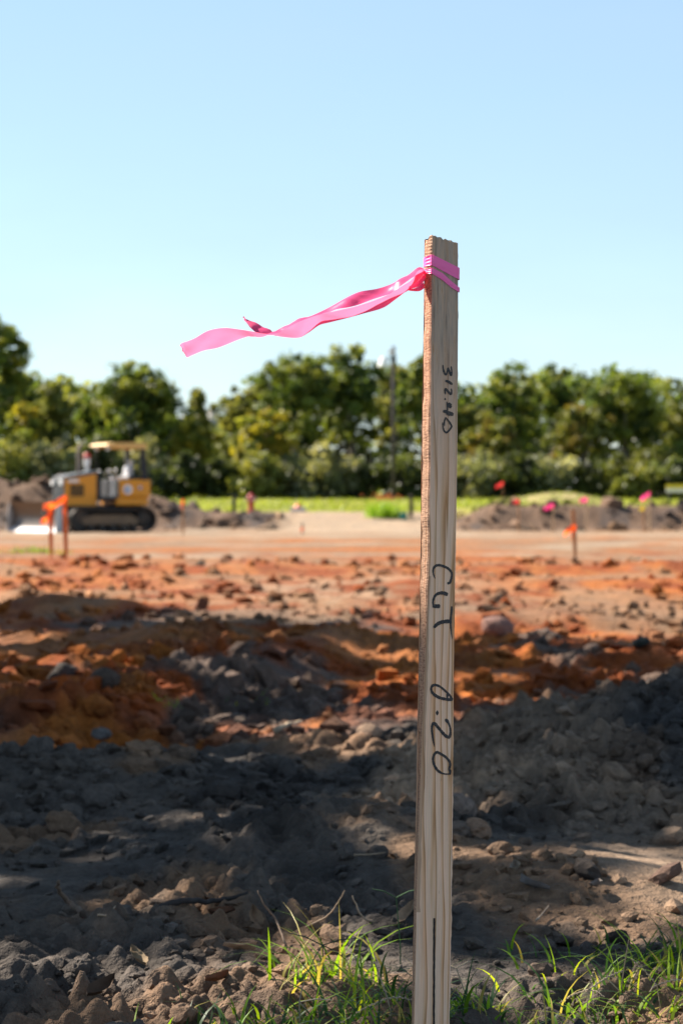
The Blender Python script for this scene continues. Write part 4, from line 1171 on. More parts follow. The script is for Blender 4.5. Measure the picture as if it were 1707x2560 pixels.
# ------------------------------------------------------------------ flagged stakes on the site
W_PALE = plain_wood('pale_stake', (.55, .37, .21)); W_BROWN = plain_wood('brown_stake', (.42, .22, .10)); W_ORANGE = plain_wood('orange_painted_stake', (.62, .15, .03))
def site_stake(px, top, base, d, wood, tape, flags, label, w=.05, lean=0.0, z_fix=None):
    """flags: list of tape strips, each a list of (px offset, py, half width px) at the stake"""
    x = (px - CX) / F_PX * d; zt = P(px, top, d).z; zb = min(P(px, base, d).z, gz(x, d)) - .02
    root = empty('flagged_stake', (x, d, zb), 0, label, 'stake', 'flagged stakes on the site')
    h = zt - zb
    m = MB()
    dx = lean * h
    rr = random.Random(int(px))
    ws = [.15, .8, 1, 1, .98, .9]; zs = [0, .12, .3, .6, h - .02, h] if h > .35 else [0, .05, .1, h * .5, h - .015, h]
    V, F = [], []
    for k, (z, s_) in enumerate(zip(zs, ws)):
        o = -dx * z / h
        for sx, sy in ((-1, -1), (1, -1), (1, 1), (-1, 1)): V.append((o + sx * w / 2 * s_, sy * .010 * max(s_, .4), z + (rr.uniform(-.004, .004) if k == 5 else 0)))
    for k in range(5):
        for j in range(4): F.append([k * 4 + j, k * 4 + (j + 1) % 4, k * 4 + 4 + (j + 1) % 4, k * 4 + 4 + j])
    F += [[3, 2, 1, 0], [20, 21, 22, 23]]
    m.add(V, F); m.build('stake_body', wood, root)
    sc = d / F_PX
    for j, fl in enumerate(flags):
        if d > 60: fl = [(a * .85, b, c * .72) for a, b, c in fl]
        pts = catmull([(a, b, c) for a, b, c in fl], 6); rows = []
        for i, (a, b, c) in enumerate(pts):
            z = P(px, b, d).z - zb; dep = -.02 - .05 * math.sin(i * .45 + j) * i / len(pts)
            rows.append([(a * sc, dep - .012, z + c * sc), (a * sc, dep - .02 - .012 * math.sin(i * .7), z), (a * sc, dep + .006, z - c * sc)])
        o = solid_strip(rows, 'flagging_tape', tape, root, (0, 0, 0))
    # a turn of tape round the stake where the flag is tied
    zk = P(px, flags[0][0][1], d).z - zb; hk = flags[0][0][2] * sc * .7
    ox = -dx * zk / h
    MB().box(ox - w / 2 - .003, ox + w / 2 + .003, -.0135, .0135, zk - hk, zk + hk).build('tape_wrap', tape, root)
    return root
site_stake(166, 1238, 1392, 26.0, W_ORANGE, M_ORANGE, [[(0, 1246, 9), (-14, 1252, 9), (-30, 1262, 8), (-46, 1266, 8), (-57, 1268, 7)], [(2, 1248, 7), (-1, 1262, 8), (-5, 1280, 7)]], 'taller orange painted stake with orange tape blowing left, by the bulldozer blade', lean=.02)
site_stake(128, 1268, 1388, 27.5, W_ORANGE, M_ORANGE, [[(0, 1278, 8), (-6, 1288, 8), (-10, 1298, 8), (-20, 1304, 7), (-26, 1306, 5)], [(-2, 1280, 6), (-4, 1300, 6), (2, 1312, 5)]], 'shorter orange stake with drooping orange tape, left of the taller orange one')
site_stake(458, 1247, 1335, 55.0, W_BROWN, M_ORANGE, [[(0, 1254, 7), (-4, 1262, 8), (-3, 1272, 6)]], 'single thin brown stake with an orange flag right of the bulldozer')
site_stake(1438, 1312, 1404, 25.5, W_BROWN, M_ORANGE, [[(-1, 1318, 8), (-12, 1322, 7), (-22, 1330, 7), (-31, 1336, 5)], [(0, 1318, 7), (-6, 1330, 6), (-12, 1344, 5)]], 'short leaning brown stake with orange tape on the graded ground at the right', lean=.05)
site_stake(1295, 1250, 1314, 73, W_BROWN, M_RED, [[(0, 1253, 6), (-8, 1254, 7), (-14, 1255, 5)]], 'brown stake with a small red flag, nearest the tall stake')
site_stake(1380, 1258, 1316, 71, W_PALE, M_PINK2, [[(0, 1264, 7), (-12, 1267, 8), (-24, 1271, 6)], [(-2, 1266, 5), (-14, 1274, 4)]], 'pale stake with a pink flag hanging left, second from the tall stake', lean=-.04)
site_stake(1464, 1246, 1316, 72, W_PALE, M_PINK2, [[(0, 1249, 7), (-10, 1250, 9), (-19, 1252, 6)]], 'pale stake with a round pink flag in front of the grassy rise', lean=-.03)
site_stake(1622, 1228, 1318, 70, W_PALE, M_PINK2, [[(0, 1234, 6), (-8, 1239, 8), (-18, 1245, 9), (-27, 1249, 4)], [(-12, 1242, 7), (-14, 1250, 7), (-15, 1258, 4)]], 'tallest pale stake with a big pink flag at the right')
site_stake(1608, 1264, 1316, 71, W_BROWN, M_YELLOWT, [[(0, 1270, 6), (-6, 1272, 7), (-12, 1273, 5)]], 'low brown stake with a small yellow flag beside the tallest pink one')
site_stake(1256, 1204, 1268, 82, W_BROWN, M_RED, [[(0, 1208, 6), (-9, 1212, 7), (-20, 1217, 5)]], 'thin stake on the bank with a red flag against the dark trees', w=.024)
site_stake(756, 1308, 1332, 60, plain_wood('weathered_stub', (.26, .15, .09)), M_ORANGE, [[(0, 1322, 4), (-3, 1325, 4), (-4, 1328, 3)]], 'very small stub of a stake in the middle of the graded ground')

# ------------------------------------------------------------------ utilities by the lawn
def hydrant():
    d = 86.0; x = (628 - CX) / F_PX * d; z = gz(x, d)
    h = P(628, 1231, d).z - z
    root = empty('fire_hydrant', (x, d, z), R(20), 'red fire hydrant with pale caps at the edge of the lawn', 'hydrant')
    s = h / .8
    mr = paint('hydrant_red', (.42, .012, .02), .55, 0, .05); mw = paint('hydrant_cap', (.42, .34, .33), .4)
    MB().lathe([(.0, 0), (.17 * s, 0), (.17 * s, .04 * s), (.12 * s, .05 * s), (.115 * s, .40 * s), (.15 * s, .41 * s), (.15 * s, .45 * s), (.125 * s, .46 * s), (.125 * s, .60 * s)], 18).build('barrel', mr, root, smooth=False)
    bn = MB().lathe([(.15 * s, .601 * s), (.15 * s, .625 * s), (.13 * s, .66 * s), (.09 * s, .71 * s), (.04 * s, .735 * s), (.03 * s, .74 * s), (.03 * s, .79 * s), (.0, .80 * s)], 18).build('bonnet', mr, root)
    for a, nm in ((R(180), 'nozzle'), (R(0), 'nozzle'), (R(270), 'pumper_nozzle')):
        q = Vector((math.cos(a), math.sin(a), 0)); rr = .055 if nm == 'nozzle' else .075
        nz = MB().tube([q * .1 * s + Vector((0, 0, .52 * s)), q * .19 * s + Vector((0, 0, .52 * s))], rr * s, 14).build(nm, mr, root)
        MB().tube([q * .191 * s + Vector((0, 0, .52 * s)), q * .235 * s + Vector((0, 0, .52 * s))], rr * .95 * s, 8).build('cap', mw, nz)
hydrant()
def small_utilities():
    d = 85.5; x = (585 - CX) / F_PX * d; z = gz(x, d); h = P(585, 1237, d).z - z
    r = empty('valve_post', (x, d, z), 0, 'short black post with a flat cap left of the red hydrant', 'post')
    mk = paint('post_black', (.012, .018, .015), .5)
    MB().box(-.07, .07, -.07, .07, 0, h - .05, .01).build('post', mk, r)
    MB().box(-.16, .16, -.1, .1, h - .049, h, .01).build('cap', mk, r)
    d = 87.5; x = (745 - CX) / F_PX * d; z = gz(x, d)
    r = empty('meter_box', (x, d, z), 0, 'white concrete box with an orange cone top lying at the lawn edge', 'utility box')
    MB().box(-.30, .30, -.2, .2, -.02, .16, .02).build('box', paint('box_white', (.62, .57, .52), .8), r)
    MB().lathe([(.18, .161), (.15, .18), (.06, .30), (.03, .31)], 14).build('cone', paint('cone_orange', (.75, .12, .03), .5), r)
    d = 84.5; x = (1027 - CX) / F_PX * d; z = gz(x, d); h = P(1027, 1236, d).z - z
    r = empty('wooden_post', (x, d, z), 0, 'short dark wooden post just left of the tall stake by the weeds', 'post')
    MB().box(-.075, .075, -.075, .075, -.1, h - .03, .01).build('post', paint('dark_post', (.05, .04, .035), .9), r)
    MB().prism([(-.075, h - .029), (.075, h - .029), (0, h + .02)], -.075, .075).build('top', paint('dark_post_top', (.07, .055, .045), .9), r)
    d = 83.5; x = (1008 - CX) / F_PX * d; z = gz(x, d)
    r = empty('green_pedestal', (x, d, z), 0, 'small teal-green utility pedestal between the weeds and the tall stake', 'utility box')
    mg = paint('teal_green', (.02, .22, .17), .45)
    MB().box(-.13, .13, -.1, .1, 0, .2, .02).build('body', mg, r)
    MB().prism([(-.15, .201), (.15, .201), (.09, .27), (-.09, .27)], -.12, .12).build('lid', mg, r)
    # yellow board at the right edge
    d = 85; x0, x1 = (1664 - CX) / F_PX * d, (1790 - CX) / F_PX * d; xm = (x0 + x1) / 2; z = gz(x0 + .15, d); zt = P(1690, 1211, d).z - z
    r = empty('barrier_board', (xm, d, z), 0, 'yellow and white horizontal barrier board on dark posts at the right edge', 'barrier'); hw = (x1 - x0) / 2
    MB().box(-hw, hw, -.02, .02, zt - .145, zt, .01).build('board', paint('board_yellow', (.68, .52, .015), .4), r)
    MB().box(-hw, hw, -.02, .02, zt - .30, zt - .149, .01).build('board', paint('board_white', (.72, .70, .62), .5), r)
    for sx in (-hw + .12, 0, hw - .12): MB().box(sx - .04, sx + .04, .022, .09, -.1, zt - .06).build('post', paint('barrier_post', (.03, .035, .03), .8), r)
    # lamp pole
    d = 112; x = (983 - CX) / F_PX * d; z = gz(x, d); h = P(983, 866, d).z - z
    r = empty('lamp_pole', (x, d, z), 0, 'dark wooden utility pole with a floodlight rising between the middle trees', 'lamp pole')
    MB().tube([(0, 0, -.3), (0, 0, h * .5), (0, 0, h)], [.115, .10, .085], 10).build('pole', paint('pole_wood', (.05, .045, .045), .9), r, smooth=True)
    zl = P(983, 905, d).z - z
    ar = MB().tube([(0, -.1, zl + .12), (-.3, -.3, zl + .22), (-.45, -.35, zl + .12)], .035, 8).build('arm', paint('arm_metal', (.07, .07, .08), .5, .6), r)
    m = MB(); m.lathe([(.08, .22), (.16, .16), (.28, -.14), (.30, -.24), (.26, -.26), (.02, -.27)], 18, off=(-.47, -.38, zl))
    m.build('lamp_head', paint('lamp_shell', (.85, .86, .87), .3, .0, .05), r)
    MB().box(-.13, .13, -.16, -.11, zl - .1, zl + .3, .01).build('ballast_box', paint('ballast', (.06, .06, .065), .5), r)
    MB().box(-.25, .05, -.14, -.11, zl + .42, zl + .55, .01).build('bracket', paint('bracket_tan', (.4, .28, .2), .6), r)
small_utilities()

# ------------------------------------------------------------------ loose earth: clods, crumbs
import bmesh
def ico(sub):
    bm = bmesh.new(); bmesh.ops.create_icosphere(bm, subdivisions=sub, radius=1)
    v = np.array([tuple(q.co) for q in bm.verts]); f = np.array([[q.index for q in p.verts] for p in bm.faces]); bm.free()
    return v, f
def ground_pt(px, py):
    """where the ray of a pixel meets the ground"""
    d = 2.6
    while d < 120:
        p = P(px, py, d)
        if p.z < gz(p.x, d): break
        d *= 1.012
    return p.x, d, gz(p.x, d)
def perl3(v, f, seed):
    return perlin(v[:, 0] * f + v[:, 2] * f * .7 + 11, v[:, 1] * f - v[:, 2] * f * .6, seed) + perlin(v[:, 2] * f * 1.1 + 5, (v[:, 0] - v[:, 1]) * f * .8, seed + 3)
CLODM = []
for k in range(9):
    v, f = ico(3 if k < 5 else 2)
    r = np.random.default_rng(k + 40)
    w = v * (1 + .20 * perl3(v, 1.3, k * 5)[:, None] + .11 * perl3(v, 3.1, k * 5 + 1)[:, None] + .05 * perl3(v, 7, k * 5 + 2)[:, None])
    for _ in range(5):                      # broken flat faces
        n = r.normal(size=3); n /= np.linalg.norm(n); lim = r.uniform(.62, .85)
        dd = w @ n; w = w - np.maximum(dd - lim, 0)[:, None] * n * .85
    w = w * np.array((1, r.uniform(.65, .95), r.uniform(.55, .8)))
    me = newmesh('clod', w, f, smooth=False); me.materials.append(M_CLOD); CLODM.append(me)

def place_clod(x, y, s, label, group, name='earth_clod', col=None, sink=.3, cat='clod', split=5.5):
    o = bpy.data.objects.new(name, CLODM[int(rng.integers(9))]); C.objects.link(o)
    o.location = (x, y, gz(x, y) + s * (.62 - sink)); o.scale = (s * rng.uniform(.8, 1.25), s * rng.uniform(.8, 1.2), s * rng.uniform(.75, 1.15))
    o.rotation_euler = (rng.uniform(-.5, .5), rng.uniform(-.5, .5), rng.uniform(0, 6.28))
    c = soil_colour(np.array([x]), np.array([y]))[0] if col is None else np.array(col)
    c = c * rng.uniform(.75, 1.3); o.color = (*c, 1)
    if group:
        k = (x / max(y, .1)) / .149
        side = 'far left' if k < -.6 else 'left' if k < -.15 else 'middle' if k < .3 else 'right' if k < .7 else 'far right'
        label = ('large ' if s > .034 * (max(y, 5) / 5) ** .7 else 'fist-sized ' if s > .022 * (max(y, 5) / 5) ** .7 else 'little ') + label + ', ' + side + ' of the frame, ' + ('nearer side' if y < split else 'farther side')
    return tag(o, label, cat, group)
# clods of the dark heap, of the ridge at the left, of the turned earth round the stake, and of the clay rows
CL = []
while len(CL) < 90:
    x, y = rng.normal(1.0, .42), rng.normal(5.6, .75)
    if abs(x) < .149 * y + .15 and 3.9 < y < 7.4 and x > .2: CL.append((x, y, .018 + .030 * rng.random() ** 2.2))
for x, y, s in CL: place_clod(x, y, s, 'grey clod on the dark heap', 'clods on the dark heap', split=5.6)
CL = []
while len(CL) < 60:
    x, y = rng.uniform(-1.1, -.1), rng.normal(5.9, .45)
    if abs(x) < .149 * y + .15: CL.append((x, y, .016 + .036 * rng.random() ** 2))
for x, y, s in CL: place_clod(x, y, s, 'grey clod on the low ridge', 'clods on the left ridge', split=5.8)
CL = []
while len(CL) < 90:
    y = rng.uniform(3.25, 5.2); x = rng.uniform(-.17, .17) * y
    if .5 < x < .95 and 4 < y < 4.8: continue
    CL.append((x, y, .009 + .024 * rng.random() ** 2.6))
for x, y, s in CL: place_clod(x, y, s, 'brown clod in the foreground', 'clods in the near foreground', split=4.1)
CL = []
while len(CL) < 80:
    y = rng.choice([8.4, 9.5, 11.2, 14.4, 12.9, 18.4, 21.8, 24.4, 16.2]) + rng.normal(0, .5); x = rng.uniform(-.17, .17) * y
    CL.append((x, y, (.012 + .038 * rng.random() ** 2.2) * (y / 10) ** .7))
for x, y, s in CL: place_clod(x, y, s, 'clay clod in orange earth', 'clods of the orange earth', split=14)
for px, py, s, lab, col in ((1241, 1600, .10, 'pointed grey-red block of earth at the edge of the shade right of the stake', (.17, .10, .085)),
                            (1468, 2208, .03, 'dark stone on the smooth sandy patch at the right edge', (.06, .05, .045)), (1665, 2215, .035, 'brown stone on the sandy patch at the right edge', (.14, .09, .07)),
                            (1600, 1622, .06, 'flat black lump at the edge of the shade far right', (.025, .03, .028)), (1545, 2365, .022, 'black clod in the sunlit sand above the right grass', (.03, .025, .022)),
                            (265, 1735, .065, 'big dark clod with a sunlit top in the left clay rows', (.09, .07, .06)), (160, 1715, .075, 'dark angular clod left of the sunlit-topped one', (.07, .06, .055)),
                            (1190, 2095, .035, 'light brown clod beside the stake at half height of the heap', (.2, .13, .09)), (1140, 2050, .045, 'large blunt clod just right of the stake', (.13, .10, .085)),
                            (925, 1858, .045, 'pale sunlit stone left of the stake behind the near ruts', (.3, .21, .15)), (250, 1875, .04, 'bluish grey clod on the crest of the left ridge', (.13, .125, .125))):
    x, y, z = ground_pt(px, py); place_clod(x, y, s, lab, None, 'earth_block', col, .15, 'clod')

def crumbs(name, n, y0, y1, power, smin, smax, label, seed, half=.2, centre=None):
    r = np.random.default_rng(seed)
    v, f = ico(1)
    v = v[:]; m = len(v)
    t = r.random(n); y = (y0 ** (1 - power) + t * (y1 ** (1 - power) - y0 ** (1 - power))) ** (1 / (1 - power))
    x = r.uniform(-1, 1, n) * (half * y + .25)
    if centre is not None: x = r.normal(centre[0], centre[2], n); y = r.normal(centre[1], centre[3], n).clip(3.2, 11)
    dens = sstep(-.2, .4, fbm(x * 2.2, y * 1.4, 3, 201) + .25 * r.normal(size=n) + 0.25 * np.exp(-((x - 1.0) ** 2 + (y - 5.7) ** 2)))
    keep = r.random(n) < .10 + .90 * dens
    keep &= ~((((x - .68) / .2) ** 2 + ((y - 4.35) / .42) ** 2 < 1) & (r.random(n) < .85))
    x, y = x[keep], y[keep]; n = len(x)
    if y0 > 70: q = (x < -2.2) | (x > 3.4); x, y = x[q], y[q]; n = len(x)
    s = smin + (smax - smin) * r.random(n) ** 4.5
    s = s * (y / 4) ** .45
    z = relief(x, y, np.full(n, .012) + .003 * y)
    jit = 1 + .28 * r.normal(size=(n, m, 1)).clip(-1.5, 1.5)
    sc = np.stack([r.uniform(.7, 1.3, n), r.uniform(.6, 1.2, n), r.uniform(.45, .9, n)], 1)
    W = v[None] * jit * sc[:, None] * s[:, None, None]
    a = r.uniform(0, 2 * np.pi, n); ca, sa = np.cos(a)[:, None], np.sin(a)[:, None]
    tl = r.normal(0, .5, n)[:, None]
    X = W[..., 0] * ca - W[..., 1] * sa; Y = W[..., 0] * sa + W[..., 1] * ca; Z = W[..., 2] + X * tl * .5
    V = np.stack([X + x[:, None], Y + y[:, None], Z + (z + s * .25)[:, None]], -1).reshape(-1, 3)
    F = (f[None] + (np.arange(n) * m)[:, None, None]).reshape(-1, 3)
    c = soil_colour(x, y) * r.uniform(.7, 1.45, n)[:, None]
    o = link(name, newmesh(name, V, F, col=np.repeat(c, m, axis=0), smooth=False), M_SOIL)
    tag(o, label, 'loose soil', kind='stuff')
crumbs('soil_crumbs', 14000, 3.0, 8.0, 1.45, .0022, .020, 'loose crumbs of dry earth strewn over the foreground', 301)
crumbs('clay_crumbs', 8500, 8.0, 27.0, 1.5, .005, .035, 'loose clay crumbs over the orange middle ground', 302)
crumbs('heap_crumbs', 5000, 4, 7, 1.2, .004, .026, 'chips of dry earth covering the dark heap', 304, centre=(.95, 5.5, .45, .7))
crumbs('ridge_crumbs', 2200, 4, 7, 1.2, .004, .026, 'chips of dry earth covering the low left ridge', 305, centre=(-.6, 5.8, .4, .4))
crumbs('clay_rubble', 2600, 4, 7, 1.2, .006, .045, 'broken clay over the orange ridges at the left', 306, centre=(-.75, 8.3, .55, .8))
crumbs('mound_rubble', 1500, 76, 84, 1.1, .02, .09, 'broken earth strewn over the far mound and bank', 303)

# ------------------------------------------------------------------ grass
def blades(pos, length, width, lean, cols, seed, segs=5):
    """curved tapering blades; returns verts, quads, colours"""
    r = np.random.default_rng(seed); n = len(pos)
    a = r.uniform(0, 2 * np.pi, n); d = np.stack([np.cos(a), np.sin(a), np.zeros(n)], 1)
    pa = a + np.pi / 2 + r.normal(0, .5, n); pd = np.stack([np.cos(pa), np.sin(pa), np.zeros(n)], 1)
    ln = lean * (0.4 + r.random(n) * 1.2)
    rows = []
    for k in range(segs + 1):
        t = k / segs
        c = pos + d * (length * ln * t ** 1.7)[:, None] + np.array((0, 0, 1)) * (length * (t - .42 * ln * t ** 2.4))[:, None]
        w = width * (1 - t ** 1.6) * .5 + width * .02
        rows += [c - pd * w[:, None], c + pd * w[:, None]]
    V = np.stack(rows, 1); m = V.shape[1]
    F0 = np.array([[2 * k, 2 * k + 1, 2 * k + 3, 2 * k + 2] for k in range(segs)])
    F = (F0[None] + (np.arange(n) * m)[:, None, None]).reshape(-1, 4)
    return V.reshape(-1, 3), F, np.repeat(cols, m, axis=0)
GCOL = np.array([(.17, .31, .012), (.25, .40, .015), (.11, .22, .02), (.035, .09, .03), (.32, .40, .02), (.38, .32, .08)])
def tuft(px, py, n, spread, hmin, hmax, label, seed, dark=.25, name='grass_tuft', d=None, cat='grass', group='grass tufts round the foot of the stake', wid=.0046, lean=1.0):
    if d is None: x, y, z = ground_pt(px, py)
    else: x, y = (px - CX) / F_PX * d, d; z = gz(x, y)
    root = empty(name, (x, y, z), 0, label, cat, group)
    r = np.random.default_rng(seed)
    p = r.normal(0, 1, (n, 2)) * np.array(spread)
    zz = relief(p[:, 0] + x, p[:, 1] + y, np.full(n, .012)) - z - .004
    pos = np.stack([p[:, 0], p[:, 1], zz], 1)
    L = hmin + (hmax - hmin) * r.random(n) ** 1.6
    ci = np.where(r.random(n) < dark, 3, r.choice([0, 0, 1, 1, 2, 2, 2, 4, 5, 5], n))
    V, F, cc = blades(pos, L, wid * r.uniform(.6, 1.35, n), lean, GCOL[ci] * r.uniform(.7, 1.3, n)[:, None], seed + 1)
    o = link('blades', newmesh('blades', V, F, col=cc), M_GRASS, root); o['kind'] = 'stuff'
    return root
T1 = tuft(800, 2470, 80, (.05, .05), .04, .17, 'sunlit bright green grass tuft left of the stake', 1001, .12)
T2 = tuft(960, 2520, 105, (.07, .07), .04, .14, 'darker green grass tuft touching the left side of the stake', 1003, .5)
T3 = tuft(1190, 2540, 85, (.08, .06), .03, .10, 'low grass right beside the foot of the stake', 1005, .4)
T4 = tuft(1340, 2600, 90, (.10, .05), .03, .09, 'sparse low grass in the middle of the bottom right', 1007, .3)
T5 = tuft(1580, 2540, 130, (.08, .06), .03, .11, 'dense bright grass tuft at the bottom right', 1009, .2)
T6 = tuft(1690, 2450, 95, (.06, .07), .04, .15, 'tall bright grass at the right edge', 1011, .2)
T7 = tuft(640, 2590, 80, (.10, .04), .03, .08, 'thin sparse grass at the bottom left of the tuft', 1013, .5)
T8 = tuft(850, 2620, 120, (.10, .05), .04, .10, 'shaded grass at the bottom edge left of the stake', 1015, .7)
tuft(1460, 2420, 30, (.10, .09), .03, .08, 'few single blades before the sandy patch', 1017, .4)
tuft(80, 1384, 240, (.22, .12), .05, .14, 'small green grass patch beside the orange stakes', 1021, .2, group='small grass patches on the site', wid=.012)
tuft(415, 1775, 26, (.03, .03), .02, .05, 'tiny green sprout on the left clay ridge', 1023, .1, group='small grass patches on the site', wid=.004)
tuft(640, 1800, 26, (.04, .03), .02, .05, 'tiny green sprout in the rut left of the stake', 1025, .2, group='small grass patches on the site', wid=.004)
def weeds():
    d = 84.2; x = (958 - CX) / F_PX * d; z = gz(x, d)
    root = empty('weed_clump', (x, d, z), 0, 'tall bright green weed clump with rusty tips left of the stake on the lawn edge', 'weeds')
    r = np.random.default_rng(60); n = 420
    pos = np.stack([r.normal(0, .30, n), r.normal(0, .3, n), np.zeros(n)], 1)
    V, F, cc = blades(pos, r.uniform(.35, .8, n), r.uniform(.02, .04, n), .45, GCOL[r.choice([0, 1, 2], n)] * r.uniform(.8, 1.3, n)[:, None], 61)
    o = link('blades', newmesh('blades', V, F, col=cc), M_GRASS, root); o['kind'] = 'stuff'
    cs = np.stack([r.normal(0, .32, 40), r.normal(0, .3, 40), r.uniform(.66, .86, 40)], 1)
    V, F, cc = leaf_cloud(cs, np.full(40, .05), 14, .025, np.tile(np.array((.38, .14, .07)), (40, 1)), 62)
    o = link('seed_heads', newmesh('seed_heads', V, F, col=cc), M_LEAF, root); o['label'] = 'rusty seed heads of the weeds'; o['kind'] = 'stuff'
weeds()
def lawn_grass():
    r = np.random.default_rng(70); n = 9000
    y = r.uniform(87.5, 122, n); x = r.uniform(-.2, .2, n) * y
    z = relief(x, y, np.full(n, .3)) - .01
    c = np.array([(.20, .27, .02), (.28, .33, .03), (.14, .20, .02)])[r.integers(0, 3, n)]
    V, F, cc = blades(np.stack([x, y, z], 1), r.uniform(.08, .22, n) * (1 + 1.6 * (y > 116)), r.uniform(.03, .08, n), .5, c, 71, 2)
    o = link('lawn_grass', newmesh('lawn_grass', V, F, col=cc), M_GRASS); tag(o, 'short sunlit grass growing on the lawn before the trees', 'grass', kind='stuff')
lawn_grass()

def seed_stem(parent, base, node, rays, d, col, dots=True, label=None):
    """a wiry grass stem with finger-like seed spikes; pixels at one distance"""
    o0 = parent.location
    mb = MB(); r = random.Random(int(node[0]))
    pn = P(*node, d); pb = P(*base, d + .01)
    mid = (pn + pb) / 2 + Vector((r.uniform(-.006, .006), .01, 0))
    mb.tube([pb - o0, mid - o0, pn - o0], [.0012, .0011, .0009], 5, col)
    for i, (ex, ey) in enumerate(rays):
        pe = P(ex, ey, d + r.uniform(-.05, .05)); m2 = (pn + pe) / 2 + Vector((0, 0, .003))
        mb.tube([pn - o0, m2 - o0, pe - o0], [.0009, .0010, .0006], 5, col)
        if dots:
            L = (pe - pn).length; nn = int(L / .0042)
            for k in range(1, nn):
                t = k / nn; q = pn.lerp(pe, t) + Vector((0, 0, .003 * math.sin(math.pi * t))) - o0
                s = .0014 * (-1 if k % 2 else 1)
                w = Vector((r.uniform(-.0006, .0006), -.0008, s * .8))
                mb.add([q + w + Vector(v) for v in ((-.0016, 0, 0), (0, -.0009, -.0006), (.0016, 0, 0), (0, .0009, .0006), (0, 0, .0013 if s > 0 else -.0013))], [[0, 1, 4], [1, 2, 4], [2, 3, 4], [3, 0, 4], [3, 2, 1, 0]], tuple(min(1, c * 1.25) for c in col))
    ob = mb.build('seed_stem', M_VCOL, parent, usecol=True)
    if label: ob['label'] = label
PALE, DKG = (.36, .29, .21), (.035, .06, .045)
seed_stem(T2, (990, 2640), (968, 2495), [(918, 2362), (845, 2562), (1036, 2502)], 3.22, PALE)
seed_stem(T1, (795, 2520), (806, 2363), [(722, 2332), (892, 2346), (772, 2425), (868, 2402)], 3.45, DKG, False)
seed_stem(T4, (1440, 2640), (1470, 2474), [(1556, 2426), (1510, 2492), (1396, 2508), (1486, 2418)], 3.3, PALE)
seed_stem(T6, (1660, 2640), (1641, 2463), [(1576, 2397), (1715, 2448), (1622, 2480)], 3.35, PALE)
seed_stem(T2, (1000, 2500), (990, 2244), [(930, 2222), (1052, 2222)], 3.6, (.05, .10, .05), False)
seed_stem(T3, (1190, 2620), (1140, 2420), [(1092, 2412), (1195, 2400)], 3.25, PALE, False)
seed_stem(T5, (1560, 2640), (1550, 2480), [(1500, 2440), (1570, 2350)], 3.4, PALE, False)
seed_stem(T8, (770, 2640), (748, 2505), [(790, 2560), (762, 2450), (830, 2500)], 3.2, (.30, .27, .22), False)

# ------------------------------------------------------------------ twigs, straw, dead leaves
def lying(name, pts, rad, col, label, group, cat='twig', lift=.006):
    """a stick through pixels (px, py, extra height in metres); the first lies on the ground"""
    g = [ground_pt(p[0], p[1]) for p in pts]
    d = g[0][1]
    w = []
    for (px, py, e), q in zip(pts, g):
        if e == 0: w.append(Vector((q[0], q[1], q[2] + lift)))
        else: w.append(P(px, py, e))
    org = w[0].copy()
    mb = MB(); n = len(w)
    sm = catmull([tuple(p - org) for p in w], 5)
    r = random.Random(int(pts[0][0]))
    mb.tube([Vector(p) + Vector((r.uniform(-1, 1), r.uniform(-1, 1), r.uniform(-1, 1))) * rad * .35 for p in sm], [rad * (1.1 - .6 * i / len(sm)) for i in range(len(sm))], 7, col)
    o = mb.build(name, M_VCOL, None, org, smooth=True, usecol=True)
    return tag(o, label, cat, group)
TW = 'twigs and straws lying on the near earth'
d1 = ground_pt(209, 2292)[1]
lying('twig', [(212, 2294, 0), (178, 2258, d1 - .02), (147, 2226, d1 - .04), (146, 2203, d1 - .05)], .0055, (.12, .085, .065), 'crooked brown twig standing up at the far left', TW)
d2 = ground_pt(470, 2296)[1]
lying('twig', [(404, 2296, 0), (470, 2284, 0), (545, 2274, 0), (622, 2264, 0)], .006, (.035, .03, .03), 'long black twig lying flat left of the grass', TW, lift=.012)
lying('straw', [(245, 2350, 0), (268, 2333, 0), (290, 2314, 0)], .002, (.32, .23, .16), 'thin pale straw lying below the crooked twig', TW, lift=.015)
d3 = ground_pt(690, 1862)[1]
lying('stick', [(688, 1850, 0), (718, 1838, 0), (750, 1832, 0)], .009, (.36, .28, .2), 'pale stick lying in the rut behind the near earth', TW, lift=.03)
d4 = ground_pt(712, 2372)[1]
lying('straw', [(714, 2372, 0), (690, 2300, d4), (660, 2262, d4 - .02), (645, 2228, d4 - .03)], .0019, (.20, .145, .11), 'upright dry stalk left of the sunlit grass', TW)
d5 = ground_pt(768, 2345)[1]
lying('straw', [(766, 2345, 0), (815, 2292, d5 - .02), (842, 2262, d5 - .04), (862, 2226, d5 - .05)], .0018, (.24, .18, .13), 'pale dry stalk slanting up right behind the sunlit grass', TW)
d6 = ground_pt(930, 2330)[1]
lying('straw', [(932, 2332, 0), (905, 2290, d6), (880, 2240, d6)], .002, (.33, .25, .18), 'thin dry stalk slanting up left beside the stake', TW)
lying('straw', [(885, 2178, 0), (925, 2180, 0), (965, 2186, 0)], .002, (.24, .18, .13), 'pale straw lying on the crumbled clump left of the stake', TW, lift=.03)
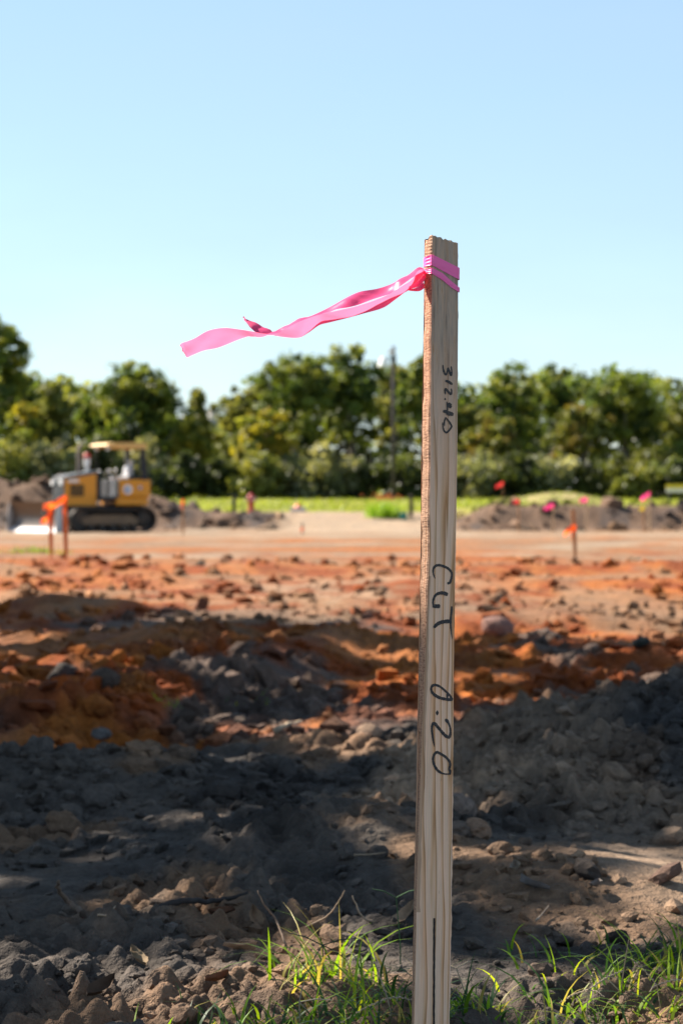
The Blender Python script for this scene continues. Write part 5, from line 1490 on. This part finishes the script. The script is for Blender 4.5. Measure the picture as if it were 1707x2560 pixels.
lying('straw', [(1340, 2340, 0), (1352, 2310, 0), (1370, 2290, 0)], .002, (.28, .22, .17), 'short straw right of the stake below the heap', TW, lift=.012)
def dead_leaf(px, py, L, col, label, seed, rot):
    x, y, z = ground_pt(px, py); r = random.Random(seed)
    V, F = [], []; n, m = 9, 5
    for i in range(n + 1):
        t = i / n; w = L * .24 * math.sin(math.pi * t ** .8) * (1 + .12 * math.sin(t * 23)) + L * .006
        for j in range(m):
            s = j / (m - 1) * 2 - 1
            V.append(((t - .5) * L, s * w, L * (.16 * s * s * (.6 + t) + .16 * t * t + .015 * math.sin(s * 6 + t * 9))))
    for i in range(n):
        for j in range(m - 1): F.append([i * m + j, i * m + j + 1, (i + 1) * m + j + 1, (i + 1) * m + j])
    mb = MB(); mb.add(V, F, tuple(q * .62 for q in col))
    o = mb.build('dead_leaf', M_VCOL, None, (x, y, z + .012), smooth=True, usecol=True); o.rotation_euler = (r.uniform(-.5, .5), r.uniform(-.4, .4), rot)
    tag(o, label, 'leaf', 'dead leaves on the near earth')
for i, (px, py, L, col, lab, rot) in enumerate([
    (595, 2402, .055, (.42, .29, .2), 'pale curled dead leaf just left of the grass tuft', .4), (345, 2425, .05, (.34, .25, .16), 'tan dead leaf with a dark hollow under it at lower left', 2.2),
    (250, 2520, .06, (.10, .065, .045), 'dark brown dead leaf near the bottom left corner', 1.0), (560, 2310, .045, (.13, .06, .035), 'dark rusty dead leaf under the black twig end', 2.9),
    (540, 2490, .05, (.20, .09, .045), 'reddish dead leaf at the bottom left of the grass', .9), (640, 2345, .05, (.26, .17, .11), 'brown dead leaf beside the upright dry stalk', 1.9),
    (1010, 2335, .06, (.40, .28, .19), 'light tan dead leaf close to the left side of the stake', .7), (1290, 2195, .045, (.33, .26, .2), 'curled pale leaf on the lower slope of the heap', 1.4),
    (1335, 2250, .06, (.22, .20, .2), 'flat grey flake of bark on the lower slope of the heap', 2.6), (1490, 2255, .05, (.24, .21, .2), 'grey upright flake at the foot of the heap', 1.2)]):
    dead_leaf(px, py, L, col, lab, 2000 + i, rot)
